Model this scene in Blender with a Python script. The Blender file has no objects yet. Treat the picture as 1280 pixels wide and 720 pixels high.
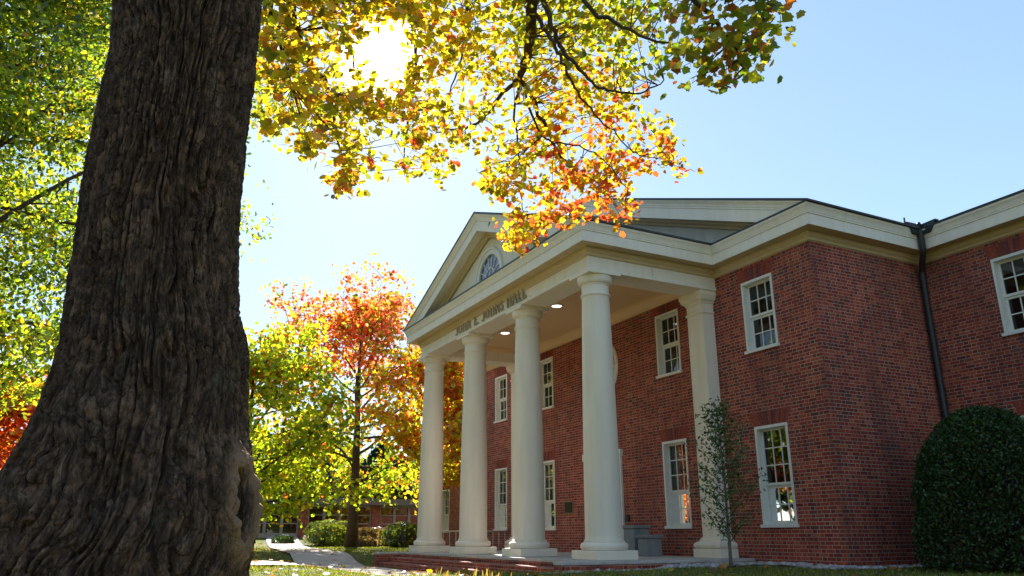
import bpy, math, random
import numpy as np
from mathutils import Vector
PI = math.pi
scene = bpy.context.scene
COL = scene.collection

# ------------------------------------------------------------------ camera
CAM = np.array([17.5854, -11.8278, 0.9950]); FPX = 982.9
YAW, PITCH, ROLL = 1.0914, 0.3047, -0.0024
fw = np.array([-math.sin(YAW)*math.cos(PITCH), math.cos(YAW)*math.cos(PITCH), math.sin(PITCH)])
r0 = np.array([math.cos(YAW), math.sin(YAW), 0.0]); u0 = np.cross(r0, fw)
RT = r0*math.cos(ROLL) + u0*math.sin(ROLL); UP = -r0*math.sin(ROLL) + u0*math.cos(ROLL)
cd = bpy.data.cameras.new('camera'); cam = bpy.data.objects.new('camera', cd); COL.objects.link(cam)
cd.sensor_width = 36.0; cd.lens = FPX/1280*36.0; cd.clip_start = 0.05; cd.clip_end = 3000
from mathutils import Matrix
cam.matrix_world = Matrix([[RT[0], UP[0], -fw[0], CAM[0]], [RT[1], UP[1], -fw[1], CAM[1]], [RT[2], UP[2], -fw[2], CAM[2]], [0, 0, 0, 1]])
scene.camera = cam

# ------------------------------------------------------------------ sky, sun, exposure
SUN = Vector((-0.800, 0.2405, 0.5497)).normalized()
ELEV = math.asin(SUN.z)
world = bpy.data.worlds.new('World'); scene.world = world; world.use_nodes = True
nt = world.node_tree; nt.nodes.clear()
sky = nt.nodes.new('ShaderNodeTexSky'); sky.sky_type = 'NISHITA'; sky.sun_disc = False
sky.sun_elevation = ELEV; sky.sun_rotation = math.atan2(SUN.x, SUN.y)
sky.air_density = 1.0; sky.dust_density = 0.19; sky.ozone_density = 1.5; sky.altitude = 200
bg = nt.nodes.new('ShaderNodeBackground'); bg.inputs[1].default_value = 0.15
out = nt.nodes.new('ShaderNodeOutputWorld')
gam = nt.nodes.new('ShaderNodeGamma'); gam.inputs[1].default_value = 0.50; hs = nt.nodes.new('ShaderNodeHueSaturation'); hs.inputs['Saturation'].default_value = 1.36
nt.links.new(sky.outputs[0], gam.inputs[0]); nt.links.new(gam.outputs[0], hs.inputs['Color']); tint = nt.nodes.new('ShaderNodeMix'); tint.data_type = 'RGBA'; tint.blend_type = 'MULTIPLY'; tint.inputs[0].default_value = 1.0; tint.inputs[7].default_value = (0.93, 0.985, 1.02, 1)
nt.links.new(hs.outputs[0], tint.inputs[6]); nt.links.new(tint.outputs[2], bg.inputs[0])
# the bright patch of sky right round the sun (the sky texture itself is used without its disc)
tcw = nt.nodes.new('ShaderNodeTexCoord'); dp = nt.nodes.new('ShaderNodeVectorMath'); dp.operation = 'DOT_PRODUCT'
nt.links.new(tcw.outputs['Generated'], dp.inputs[0]); dp.inputs[1].default_value = SUN
mr = nt.nodes.new('ShaderNodeMapRange'); mr.interpolation_type = 'SMOOTHERSTEP'
mr.inputs[1].default_value = math.cos(math.radians(3.6)); mr.inputs[2].default_value = math.cos(math.radians(0.3)); mr.inputs[3].default_value = 0.0; mr.inputs[4].default_value = 5.0
nt.links.new(dp.outputs['Value'], mr.inputs[0])
bg2 = nt.nodes.new('ShaderNodeBackground'); bg2.inputs[0].default_value = (1.0, 0.96, 0.88, 1); nt.links.new(mr.outputs[0], bg2.inputs[1])
adds = nt.nodes.new('ShaderNodeAddShader'); nt.links.new(bg.outputs[0], adds.inputs[0]); nt.links.new(bg2.outputs[0], adds.inputs[1])
nt.links.new(adds.outputs[0], out.inputs[0])
sl = bpy.data.lights.new('sun', 'SUN'); sl.energy = 5.0; sl.angle = math.radians(0.53); sl.color = (1.0, 0.93, 0.82)
so = bpy.data.objects.new('sun', sl); COL.objects.link(so); so.rotation_euler = SUN.to_track_quat('Z', 'Y').to_euler()
so.location = (-60, 20, 50)
scene.view_settings.view_transform = 'Standard'; scene.view_settings.look = 'None'
scene.view_settings.gamma = 1.0; scene.view_settings.use_curve_mapping = False
scene.view_settings.exposure = 1.68
scene.render.engine = 'CYCLES'
scene.cycles.max_bounces = 10; scene.cycles.diffuse_bounces = 4; scene.cycles.transparent_max_bounces = 12
scene.cycles.transmission_bounces = 6
scene.cycles.sample_clamp_indirect = 6.0

# ------------------------------------------------------------------ helpers
def ray(px, py):
    d = fw + RT*(px-640)/FPX - UP*(py-360)/FPX
    return d/np.linalg.norm(d)
def at(px, py, dist):
    """a point of the place, given by its bearing in the survey photograph and its distance"""
    return CAM + ray(px, py)*dist
def sstep(a, b, x):
    t = np.clip((x-a)/(b-a), 0, 1); return t*t*(3-2*t)
def ground_z(x, y):
    z = 0.42 - 0.26*sstep(-9, -5, x)*(1-sstep(4.9, 6.2, x))*sstep(-8.2, -6.2, y)*(1-sstep(-3.2, -2.2, y))
    z = z + 0.06*np.exp(-((x-13)**2+(y+10.5)**2)/(2*4.0**2))
    z = z + 0.45*sstep(-24, -35, x)
    return z

class MB:
    def __init__(s): s.v = []; s.f = []
    def face(s, pts):
        n = len(s.v); s.v.extend([tuple(float(c) for c in p) for p in pts]); s.f.append(tuple(range(n, n+len(pts))))
    def box(s, x0, x1, y0, y1, z0, z1):
        n = len(s.v)
        s.v.extend([(x0,y0,z0),(x1,y0,z0),(x1,y1,z0),(x0,y1,z0),(x0,y0,z1),(x1,y0,z1),(x1,y1,z1),(x0,y1,z1)])
        for q in ((0,3,2,1),(4,5,6,7),(0,1,5,4),(1,2,6,5),(2,3,7,6),(3,0,4,7)): s.f.append(tuple(n+i for i in q))
    def grid(s, rows, closed=False):
        """rows: list of equal-length lists of points"""
        n = len(s.v); m = len(rows[0])
        for r in rows: s.v.extend([tuple(float(c) for c in p) for p in r])
        for i in range(len(rows)-1):
            for j in range(m if closed else m-1):
                k = (j+1) % m
                s.f.append((n+i*m+j, n+i*m+k, n+(i+1)*m+k, n+(i+1)*m+j))
    def lathe(s, cx, cy, prof, seg=40, cap=True):
        rows = [[(cx+r*math.cos(2*PI*k/seg), cy+r*math.sin(2*PI*k/seg), z) for k in range(seg)] for r, z in prof]
        s.grid(rows, True)
        if cap: s.face(rows[-1]); s.face(rows[0][::-1])
    def tube(s, pts, rad, seg=6, cap=True):
        pts = [Vector(p) for p in pts]; rows = []
        for i, p in enumerate(pts):
            d = (pts[min(i+1, len(pts)-1)] - pts[max(i-1, 0)])
            if d.length < 1e-9: d = Vector((0,0,1))
            d.normalize(); a = d.orthogonal() if i == 0 else (a - d*a.dot(d))
            if a.length < 1e-6: a = d.orthogonal()
            a.normalize(); b = d.cross(a); r = rad[i] if hasattr(rad, '__len__') else rad
            rows.append([p + (a*math.cos(2*PI*k/seg) + b*math.sin(2*PI*k/seg))*r for k in range(seg)])
        s.grid(rows, True)
        if cap: s.face(rows[0][::-1]); s.face(rows[-1])
    def prism(s, poly, vec):
        """closed prism: polygon poly extruded by vec"""
        vec = Vector(vec); a = [Vector(p) for p in poly]; b = [p+vec for p in a]; n = len(a)
        s.face(a[::-1]); s.face(b)
        for i in range(n): s.face([a[i], a[(i+1)%n], b[(i+1)%n], b[i]])
    def build(s, name, mat, parent=None, smooth=False, bevel=0.0):
        me = bpy.data.meshes.new(name); me.from_pydata(s.v, [], s.f); me.update()
        import bmesh
        bm = bmesh.new(); bm.from_mesh(me)
        bmesh.ops.remove_doubles(bm, verts=bm.verts, dist=1e-5)
        bmesh.ops.recalc_face_normals(bm, faces=bm.faces)
        bm.to_mesh(me); bm.free()
        if smooth is True: me.shade_smooth()
        o = bpy.data.objects.new(name, me); COL.objects.link(o)
        if mat: me.materials.append(mat)
        if smooth == 'auto':
            me.shade_smooth()
            try: me.set_sharp_from_angle(angle=math.radians(35))
            except Exception: pass
        if bevel:
            b = o.modifiers.new('bevel', 'BEVEL'); b.width = bevel; b.segments = 2; b.limit_method = 'ANGLE'
        if parent:
            o.parent = parent; o.location = -loc_of(parent)
        return o
def loc_of(o):
    l = Vector(o.location)
    while o.parent: o = o.parent; l += Vector(o.location)
    return l
def empty(name, loc, label, cat, group=None):
    o = bpy.data.objects.new(name, None); COL.objects.link(o); o.location = loc
    o.empty_display_size = 0.2
    return tag(o, label, cat, group)
def tag(o, label=None, cat=None, group=None, kind=None):
    if label: o['label'] = label
    if cat: o['category'] = cat
    if group: o['group'] = group
    if kind: o['kind'] = kind
    return o
def raw_mesh(name, verts, nper, mat, colors=None, parent=None, smooth=False):
    """N polygons of nper vertices each from an array (N, nper, 3)"""
    N = len(verts); me = bpy.data.meshes.new(name)
    me.vertices.add(N*nper); me.vertices.foreach_set('co', np.ascontiguousarray(verts, dtype=np.float32).ravel())
    me.loops.add(N*nper); me.loops.foreach_set('vertex_index', np.arange(N*nper, dtype=np.int32))
    me.polygons.add(N); me.polygons.foreach_set('loop_start', np.arange(0, N*nper, nper, dtype=np.int32))
    if colors is not None:
        ca = me.color_attributes.new('leaf_colour', 'FLOAT_COLOR', 'POINT')
        c = np.ones((N, nper, 4), dtype=np.float32); c[:, :, :3] = colors[:, None, :]
        ca.data.foreach_set('color', c.ravel())
    me.update(calc_edges=True); me.validate()
    me.materials.append(mat)
    o = bpy.data.objects.new(name, me); COL.objects.link(o)
    if parent: o.parent = parent; o.location = -loc_of(parent)
    return o
def grid_mesh(name, P, mat, closed=True, parent=None):
    """smooth sheet from array (rows, cols, 3)"""
    R_, C_ = P.shape[:2]; me = bpy.data.meshes.new(name)
    idx = np.arange(R_*C_).reshape(R_, C_)
    nx = np.roll(idx, -1, axis=1) if closed else idx
    if closed: q = np.stack([idx[:-1], nx[:-1], nx[1:], idx[1:]], -1).reshape(-1, 4)
    else: q = np.stack([idx[:-1,:-1], idx[:-1,1:], idx[1:,1:], idx[1:,:-1]], -1).reshape(-1, 4)
    me.vertices.add(R_*C_); me.vertices.foreach_set('co', P.astype(np.float32).ravel())
    me.loops.add(q.size); me.loops.foreach_set('vertex_index', q.astype(np.int32).ravel())
    me.polygons.add(len(q)); me.polygons.foreach_set('loop_start', np.arange(0, q.size, 4, dtype=np.int32))
    me.update(calc_edges=True); me.validate(); me.shade_smooth(); me.materials.append(mat)
    o = bpy.data.objects.new(name, me); COL.objects.link(o)
    if parent: o.parent = parent; o.location = -loc_of(parent)
    return o

# gradient noise on arrays (period in the first axis optional)
def pnoise(x, y, seed=0, perx=None):
    xi = np.floor(x).astype(np.int64); yi = np.floor(y).astype(np.int64); xf = x-xi; yf = y-yi
    def g(ix, iy, dx, dy):
        if perx: ix = ix % perx
        h = (ix*374761393 + iy*668265263 + seed*1442695041) & 0x7fffffff
        h = ((h ^ (h >> 13))*1274126177) & 0x7fffffff; h = (h ^ (h >> 16)) & 0xffff
        a = h*(2*PI/65536.0); return np.cos(a)*dx + np.sin(a)*dy
    u = xf*xf*xf*(xf*(xf*6-15)+10); v = yf*yf*yf*(yf*(yf*6-15)+10)
    a = g(xi, yi, xf, yf); b = g(xi+1, yi, xf-1, yf); c = g(xi, yi+1, xf, yf-1); d = g(xi+1, yi+1, xf-1, yf-1)
    return ((a*(1-u)+b*u)*(1-v) + (c*(1-u)+d*u)*v)*1.5

# ------------------------------------------------------------------ materials
def new_mat(name):
    m = bpy.data.materials.new(name); m.use_nodes = True; t = m.node_tree; t.nodes.clear()
    o = t.nodes.new('ShaderNodeOutputMaterial'); return m, t, o
class NB:
    def __init__(s, t): s.t = t
    def n(s, typ, ins=None, **kw):
        x = s.t.nodes.new(typ)
        for k, v in kw.items(): setattr(x, k, v)
        if ins:
            for k, v in ins.items(): s.set(x.inputs[k], v)
        return x
    def set(s, sock, v):
        if hasattr(v, 'links') or isinstance(v, bpy.types.NodeSocket): s.t.links.new(v, sock)
        else: sock.default_value = v
    def m(s, op, a, b=0.0, c=0.0):
        x = s.t.nodes.new('ShaderNodeMath'); x.operation = op
        for i, v in enumerate((a, b, c)): s.set(x.inputs[i], v)
        return x.outputs[0]
    def mix(s, f, a, b):
        x = s.t.nodes.new('ShaderNodeMix'); x.data_type = 'RGBA'
        s.set(x.inputs[0], f); s.set(x.inputs[6], a); s.set(x.inputs[7], b); return x.outputs[2]
    def ramp(s, f, stops):
        x = s.t.nodes.new('ShaderNodeValToRGB'); e = x.color_ramp.elements
        while len(e) < len(stops): e.new(0.5)
        for el, (p, c) in zip(e, stops): el.position = p; el.color = (*c, 1)
        s.set(x.inputs[0], f); return x.outputs[0]
    def noise(s, vec, scale, detail=4, rough=0.55):
        x = s.n('ShaderNodeTexNoise', {'Scale': scale, 'Detail': detail, 'Roughness': rough})
        if vec is not None: s.t.links.new(vec, x.inputs['Vector'])
        return x.outputs[0]
def simple_mat(name, col, rough=0.6, var=0.12, scale=3.0, bump=0.0, bscale=40.0, metal=0.0, spec=0.5, fine=None):
    m, t, o = new_mat(name); b = NB(t)
    pos = b.n('ShaderNodeNewGeometry').outputs['Position']
    nz = b.noise(pos, scale, 5)
    dark = tuple(c*(1-var) for c in col); lite = tuple(min(1, c*(1+var)) for c in col)
    c = b.ramp(nz, [(0.3, dark), (0.7, lite)])
    p = b.n('ShaderNodeBsdfPrincipled', {'Base Color': c, 'Roughness': rough, 'Metallic': metal})
    p.inputs['Specular IOR Level'].default_value = spec
    if bump:
        bn = b.n('ShaderNodeBump', {'Height': b.noise(pos, bscale, 4), 'Strength': bump, 'Distance': 0.01})
        t.links.new(bn.outputs[0], p.inputs['Normal'])
    t.links.new(p.outputs[0], o.inputs[0]); return m

def brick_mat(name='brick', soldier=False, vert='z'):
    """Flemish bond: stretcher, header, stretcher ... shifted on every course; some headers over-burnt"""
    m, t, o = new_mat(name); b = NB(t)
    g = b.n('ShaderNodeNewGeometry'); px = b.n('ShaderNodeSeparateXYZ', {0: g.outputs['Position']})
    nx = b.n('ShaderNodeSeparateXYZ', {0: g.outputs['True Normal']})
    ax = b.m('ABSOLUTE', nx.outputs[0]); az = b.m('ABSOLUTE', nx.outputs[2])
    side = b.m('GREATER_THAN', ax, 0.7); top = b.m('GREATER_THAN', az, 0.7)
    u = b.m('ADD', b.m('MULTIPLY', px.outputs[0], b.m('SUBTRACT', 1.0, side)), b.m('MULTIPLY', px.outputs[1], side))
    v = b.m('ADD', b.m('MULTIPLY', px.outputs[2], b.m('SUBTRACT', 1.0, top)), b.m('MULTIPLY', px.outputs[1], top))
    Pp, Hc, J = 0.3045, 0.0677, 0.0085
    v = b.m('ADD', v, 20.0*Hc); u = b.m('ADD', u, 200*Pp)
    row = b.m('FLOOR', b.m('DIVIDE', v, Hc)); fv = b.m('MULTIPLY', b.m('FRACT', b.m('DIVIDE', v, Hc)), Hc)
    wob = b.m('MULTIPLY', b.m('SUBTRACT', b.n('ShaderNodeTexWhiteNoise', {'W': row}, noise_dimensions='1D').outputs[0], 0.5), 0.03)
    uu = b.m('ADD', b.m('DIVIDE', u, Pp), b.m('ADD', b.m('MULTIPLY', b.m('MODULO', row, 2.0), 0.5), wob))
    cell = b.m('FLOOR', uu); fu = b.m('FRACT', uu)
    hd = b.m('GREATER_THAN', fu, 0.66)
    du1 = b.m('MINIMUM', fu, b.m('SUBTRACT', 0.66, fu)); du2 = b.m('MINIMUM', b.m('SUBTRACT', fu, 0.66), b.m('SUBTRACT', 1.0, fu))
    du = b.m('MULTIPLY', b.m('ADD', b.m('MULTIPLY', du1, b.m('SUBTRACT', 1.0, hd)), b.m('MULTIPLY', du2, hd)), Pp)
    dv = b.m('MINIMUM', fv, b.m('SUBTRACT', Hc, fv))
    nz = b.noise(g.outputs['Position'], 60.0, 3)
    dist = b.m('ADD', b.m('MINIMUM', du, dv), b.m('MULTIPLY', b.m('SUBTRACT', nz, 0.5), 0.006))
    mor = b.n('ShaderNodeMapRange', {0: dist, 1: J*0.42, 2: J*0.75, 3: 1.0, 4: 0.0}).outputs[0]
    idv = b.n('ShaderNodeCombineXYZ', {0: b.m('ADD', b.m('MULTIPLY', cell, 2.0), hd), 1: row, 2: side}).outputs[0]
    w1 = b.n('ShaderNodeTexWhiteNoise', {'Vector': idv}, noise_dimensions='3D')
    red = b.ramp(w1.outputs[0], [(0.0, (0.20, 0.026, 0.017)), (0.3, (0.33, 0.044, 0.023)), (0.65, (0.43, 0.070, 0.030)), (0.88, (0.50, 0.12, 0.05)), (1.0, (0.22, 0.04, 0.034))])
    w2 = b.n('ShaderNodeSeparateColor', {0: w1.outputs[1]})
    big = b.noise(g.outputs['Position'], 0.9, 3)
    hdark = b.m('MULTIPLY', hd, b.m('GREATER_THAN', b.m('ADD', w2.outputs[1], b.m('MULTIPLY', b.m('SUBTRACT', big, 0.5), 0.8)), 0.60))
    sdark = b.m('GREATER_THAN', b.m('ADD', w2.outputs[2], b.m('MULTIPLY', b.m('SUBTRACT', big, 0.5), 0.6)), 0.97)
    c = b.mix(b.m('MULTIPLY', b.m('MAXIMUM', hdark, sdark), 0.72), red, (0.062, 0.036, 0.034, 1))
    spk = b.noise(g.outputs['Position'], 25.0, 4)
    c = b.mix(b.m('MULTIPLY', spk, 0.35), c, (0.12, 0.035, 0.03, 1))
    morc = b.ramp(b.noise(g.outputs['Position'], 2.0, 4), [(0.3, (0.32, 0.235, 0.185)), (0.7, (0.54, 0.43, 0.345))])
    c = b.mix(mor, c, morc)
    smp = b.n('ShaderNodeMapping', {0: g.outputs['Position']}); smp.inputs['Scale'].default_value = (1, 1, .25)
    st = b.n('ShaderNodeMapRange', {0: b.noise(smp.outputs[0], 1.1, 6, .65), 1: .46, 2: .70, 3: 0.0, 4: .5}).outputs[0]
    c = b.mix(st, c, (.10, .04, .035, 1))
    ef = b.n('ShaderNodeMapRange', {0: b.noise(g.outputs['Position'], 2.3, 7, .7), 1: .60, 2: .74, 3: 0.0, 4: .22}).outputs[0]
    c = b.mix(ef, c, (.45, .36, .31, 1))
    p = b.n('ShaderNodeBsdfPrincipled', {'Base Color': c, 'Roughness': 0.85}); p.inputs['Specular IOR Level'].default_value = 0.3
    bn = b.n('ShaderNodeBump', {'Height': b.m('ADD', b.m('MULTIPLY', b.m('SUBTRACT', 1.0, mor), 1.0), b.m('MULTIPLY', spk, 0.35)), 'Strength': 0.6, 'Distance': 0.006})
    t.links.new(bn.outputs[0], p.inputs['Normal']); t.links.new(p.outputs[0], o.inputs[0]); return m

def leaf_mat(name, trans=0.55, gain=1.0, gloss=0.06):
    m, t, o = new_mat(name); b = NB(t)
    a = b.n('ShaderNodeVertexColor', layer_name='leaf_colour').outputs[0]
    d = b.n('ShaderNodeBsdfDiffuse', {'Color': a})
    lite = b.n('ShaderNodeMix', data_type='RGBA', blend_type='MULTIPLY'); lite.inputs[0].default_value = 1.0
    t.links.new(a, lite.inputs[6]); lite.inputs[7].default_value = (1.42*gain, 1.36*gain, 0.6*gain, 1); lite.clamp_result = True
    tr = b.n('ShaderNodeBsdfTranslucent', {'Color': lite.outputs[2]})
    mx = b.n('ShaderNodeMixShader', {0: trans, 1: d.outputs[0], 2: tr.outputs[0]})
    gl = b.n('ShaderNodeBsdfGlossy', {'Roughness': 0.35, 'Color': (0.8, 0.85, 0.9, 1)})
    mg = b.n('ShaderNodeMixShader', {0: gloss, 1: mx.outputs[0], 2: gl.outputs[0]})
    t.links.new(mg.outputs[0], o.inputs[0]); return m

def glass_mat():
    m, t, o = new_mat('window_glass'); b = NB(t)
    tr = b.n('ShaderNodeBsdfTransparent', {'Color': (0.62, 0.68, 0.66, 1)})
    g = b.n('ShaderNodeNewGeometry')
    bn = b.n('ShaderNodeBump', {'Height': b.noise(g.outputs['Position'], 1.6, 1), 'Strength': 0.10, 'Distance': 0.02})
    gl = b.n('ShaderNodeBsdfGlossy', {'Roughness': 0.015, 'Color': (0.95, 0.97, 1, 1)}); t.links.new(bn.outputs[0], gl.inputs['Normal'])
    fr = b.n('ShaderNodeFresnel', {'IOR': 1.5})
    f = b.m('MINIMUM', b.m('MULTIPLY', fr.outputs[0], 1.5), 1.0)
    mx = b.n('ShaderNodeMixShader', {0: f, 1: tr.outputs[0], 2: gl.outputs[0]})
    t.links.new(mx.outputs[0], o.inputs[0]); return m

def bark_mat(name, c0, c1, c2, scale=1.0, stretch=0.2, bump=0.5, plates=0.0):
    m, t, o = new_mat(name); b = NB(t)
    tc = b.n('ShaderNodeNewGeometry').outputs['Position']
    mp = b.n('ShaderNodeMapping', {0: tc}); mp.inputs['Scale'].default_value = (1, 1, stretch)
    n1 = b.noise(mp.outputs[0], 22*scale, 8, 0.65); n2 = b.noise(tc, 3.0*scale, 5)
    n3 = b.noise(tc, 70*scale, 6, 0.7)
    c = b.ramp(n1, [(0.30, c0), (0.5, c1), (0.70, c2)])
    c = b.mix(b.m('MULTIPLY', n2, 0.5), c, (*c1, 1))
    h = b.m('ADD', n1, b.m('MULTIPLY', n3, 0.6))
    if plates:
        wv = b.n('ShaderNodeTexNoise', {'Scale': 5.0, 'Detail': 4.0}); t.links.new(tc, wv.inputs['Vector'])
        wp = b.n('ShaderNodeVectorMath', {0: wv.outputs[1], 1: (.22, .22, .22)}, operation='MULTIPLY')
        ad = b.n('ShaderNodeVectorMath', {0: mp.outputs[0], 1: wp.outputs[0]}, operation='ADD')
        for sc_, wd, st in ((17.0, .13, .6), (34.0, .15, .35)):
            vo = b.n('ShaderNodeTexVoronoi', {'Scale': sc_}, feature='DISTANCE_TO_EDGE'); t.links.new(ad.outputs[0], vo.inputs['Vector'])
            k = b.n('ShaderNodeMapRange', {0: vo.outputs['Distance'], 1: 0.0, 2: wd, 3: 1.0, 4: 0.0}).outputs[0]
            c = b.mix(b.m('MULTIPLY', k, st*plates), c, (c0[0]*.5, c0[1]*.5, c0[2]*.5, 1)); h = b.m('SUBTRACT', h, b.m('MULTIPLY', k, 1.1*st))
        pl = b.noise(tc, 12, 3); c = b.mix(b.n('ShaderNodeMapRange', {0: pl, 1: .5, 2: .7, 3: 0.0, 4: .45}).outputs[0], c, (c2[0]*1.1, c2[1]*.95, c2[2]*.85, 1))
    lich = b.n('ShaderNodeMapRange', {0: b.noise(tc, 9*scale, 6, 0.7), 1: 0.62, 2: 0.72, 3: 0.0, 4: 0.5}).outputs[0]
    c = b.mix(lich, c, (c2[0]*1.3, c2[1]*1.35, c2[2]*1.3, 1))
    p = b.n('ShaderNodeBsdfPrincipled', {'Base Color': c, 'Roughness': 0.9}); p.inputs['Specular IOR Level'].default_value = 0.25
    bn = b.n('ShaderNodeBump', {'Height': h, 'Strength': bump, 'Distance': 0.02 if plates else 0.012})
    t.links.new(bn.outputs[0], p.inputs['Normal']); t.links.new(p.outputs[0], o.inputs[0]); return m

def ground_mat():
    m, t, o = new_mat('lawn_soil'); b = NB(t)
    pos = b.n('ShaderNodeNewGeometry').outputs['Position']
    n1 = b.noise(pos, 0.5, 5); n2 = b.noise(pos, 14, 6, 0.7); n3 = b.noise(pos, 60, 4, 0.7)
    c = b.ramp(n2, [(0.3, (0.04, 0.055, 0.014)), (0.55, (0.11, 0.13, 0.03)), (0.8, (0.22, 0.20, 0.07))])
    c = b.mix(b.n('ShaderNodeMapRange', {0: n1, 1: 0.55, 2: 0.68, 3: 0.0, 4: 0.6}).outputs[0], c, (0.26, 0.19, 0.10, 1))
    p = b.n('ShaderNodeBsdfPrincipled', {'Base Color': c, 'Roughness': 0.95}); p.inputs['Specular IOR Level'].default_value = 0.2
    bn = b.n('ShaderNodeBump', {'Height': b.m('ADD', n2, n3), 'Strength': 0.8, 'Distance': 0.05})
    t.links.new(bn.outputs[0], p.inputs['Normal']); t.links.new(p.outputs[0], o.inputs[0]); return m

def trim_mat(name, col, streak=0.18):
    m, t, o = new_mat(name); b = NB(t)
    pos = b.n('ShaderNodeNewGeometry').outputs['Position']
    mp = b.n('ShaderNodeMapping', {0: pos}); mp.inputs['Scale'].default_value = (1, 1, 0.12)
    n1 = b.noise(mp.outputs[0], 7, 6, 0.6); n2 = b.noise(pos, 1.3, 4); n3 = b.noise(pos, 40, 5, 0.7)
    c = b.ramp(n1, [(0.25, tuple(x*(1-streak) for x in col)), (0.6, col)])
    c = b.mix(b.m('MULTIPLY', n2, 0.22), c, (col[0]*0.84, col[1]*0.80, col[2]*0.72, 1))
    p = b.n('ShaderNodeBsdfPrincipled', {'Base Color': c, 'Roughness': b.m('ADD', 0.42, b.m('MULTIPLY', n3, 0.25))})
    bn = b.n('ShaderNodeBump', {'Height': n3, 'Strength': 0.12, 'Distance': 0.003})
    t.links.new(bn.outputs[0], p.inputs['Normal']); t.links.new(p.outputs[0], o.inputs[0]); return m

M = {}
M['brick'] = brick_mat()
M['trim'] = trim_mat('cream_paint', (0.83, 0.75, 0.62), 0.12)
M['column'] = trim_mat('column_paint', (0.83, 0.74, 0.61), 0.11)
M['tan'] = trim_mat('tan_paint', (0.62, 0.47, 0.27), 0.12)  # trim paint of down-facing mouldings, warm bounce light put into its colour
M['white'] = trim_mat('white_paint', (0.78, 0.76, 0.70), 0.08)
M['ceiling'] = trim_mat('ceiling_paint', (0.78, 0.53, 0.29), 0.05)  # golden light from below is put into this ceiling colour
M['glass'] = glass_mat()
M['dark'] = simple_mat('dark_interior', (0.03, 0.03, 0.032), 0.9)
M['curtain'] = simple_mat('curtain_cloth', (0.45, 0.43, 0.38), 0.9, 0.08)
M['gutter'] = simple_mat('dark_gutter_metal', (0.022, 0.024, 0.027), 0.5, 0.25, 4, 0.2, 30)
M['roof'] = simple_mat('roof_shingles', (0.06, 0.058, 0.06), 0.9, 0.35, 9, 0.5, 30)
M['bronze'] = simple_mat('dark_bronze', (0.035, 0.03, 0.022), 0.4, 0.25, 20, metal=0.6)
M['letter'] = simple_mat('letter_bronze', (0.38, 0.30, 0.19), 0.5, 0.2, 10, metal=0.0)
M['lamp'] = None
M['stone'] = simple_mat('portico_stone', (0.46, 0.43, 0.38), 0.8, 0.15, 6, 0.3, 60)
M['concrete'] = simple_mat('path_concrete', (0.42, 0.36, 0.31), 0.9, 0.2, 2.2, 0.4, 60)
M['bin'] = simple_mat('bin_grey', (0.21, 0.225, 0.225), 0.6, 0.12, 6, 0.2, 70)
M['rail'] = simple_mat('rail_paint', (0.55, 0.50, 0.42), 0.4, 0.1)
M['pebble'] = simple_mat('river_pebbles', (0.36, 0.34, 0.33), 0.75, 0.5, 9)
M['ground'] = ground_mat()
M['bark_big'] = bark_mat('old_maple_bark', (0.016, 0.010, 0.007), (0.092, 0.054, 0.034), (0.29, 0.18, 0.115), 1.0, 0.16, 0.55, 1.0)
M['bark'] = bark_mat('tree_bark', (0.03, 0.02, 0.014), (0.075, 0.05, 0.034), (0.13, 0.095, 0.068), 1.0, 0.3, 0.5)
M['scar'] = bark_mat('healed_wood', (0.06, 0.042, 0.03), (0.13, 0.092, 0.066), (0.20, 0.155, 0.115), 1.2, 0.35, 0.4)
M['leaf'] = leaf_mat('autumn_leaf', 0.66, 1.1, 0.04)
M['leaf_far'] = leaf_mat('sunlit_leaf', 0.72, 1.25, 0.02)  # leaf copy for far crowns, sunlight put in by raising its colour
M['leaf_dark'] = leaf_mat('glossy_leaf', 0.25, 0.8, 0.022)
M['grass'] = leaf_mat('grass_blade', 0.5, 1.0, 0.04)
def emit_mat(name, col, s):
    m, t, o = new_mat(name); b = NB(t); e = b.n('ShaderNodeEmission', {'Color': (*col, 1), 'Strength': s}); t.links.new(e.outputs[0], o.inputs[0]); return m
M['lamp'] = emit_mat('lit_lamp', (1, 0.96, 0.88), 1.2)

rng = np.random.default_rng(7); random.seed(7)

# ------------------------------------------------------------------ ground, path
def terrain():
    xs = np.unique(np.concatenate([np.linspace(-700, -45, 26), np.linspace(-45, 26, 285), np.linspace(26, 700, 26)]))
    ys = np.unique(np.concatenate([np.linspace(-700, -26, 26), np.linspace(-26, 20, 231), np.linspace(20, 700, 26)]))
    X, Y = np.meshgrid(xs, ys); Z = ground_z(X, Y)
    near = (np.abs(X) < 45) & (np.abs(Y) < 26)
    Z = Z + near*0.03*pnoise(X*0.7, Y*0.7, 5)
    o = grid_mesh('ground', np.stack([X, Y, Z], -1), M['ground'], closed=False); o['kind'] = 'structure'
terrain()
def gz(x, y): return float(ground_z(np.array(x), np.array(y)) + 0.03*pnoise(np.array([x*0.7]), np.array([y*0.7]), 5)[0])
def ribbon(name, pts, w, mat, lift):
    """a paved strip that follows the ground"""
    P = [np.array(p, float) for p in pts]; dense = []
    for a, b in zip(P[:-1], P[1:]):
        n = max(2, int(np.linalg.norm(b-a)/0.4))
        for i in range(n): dense.append(a+(b-a)*i/n)
    dense.append(P[-1]); D = np.array(dense)
    for _ in range(6): D[1:-1] = (D[:-2]+D[1:-1]*2+D[2:])/4
    m = MB(); rows = []
    for i, p in enumerate(D):
        t = D[min(i+1, len(D)-1)]-D[max(i-1, 0)]; t /= np.linalg.norm(t); nn = np.array([-t[1], t[0]])
        r = []
        for k in range(9):
            q = p + nn*w*(k/8-0.5); r.append((q[0], q[1], gz(*q)+lift))
        rows.append(r)
    m.grid(rows); o = m.build(name, mat, smooth=True); o['kind'] = 'structure'
    return o
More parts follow.
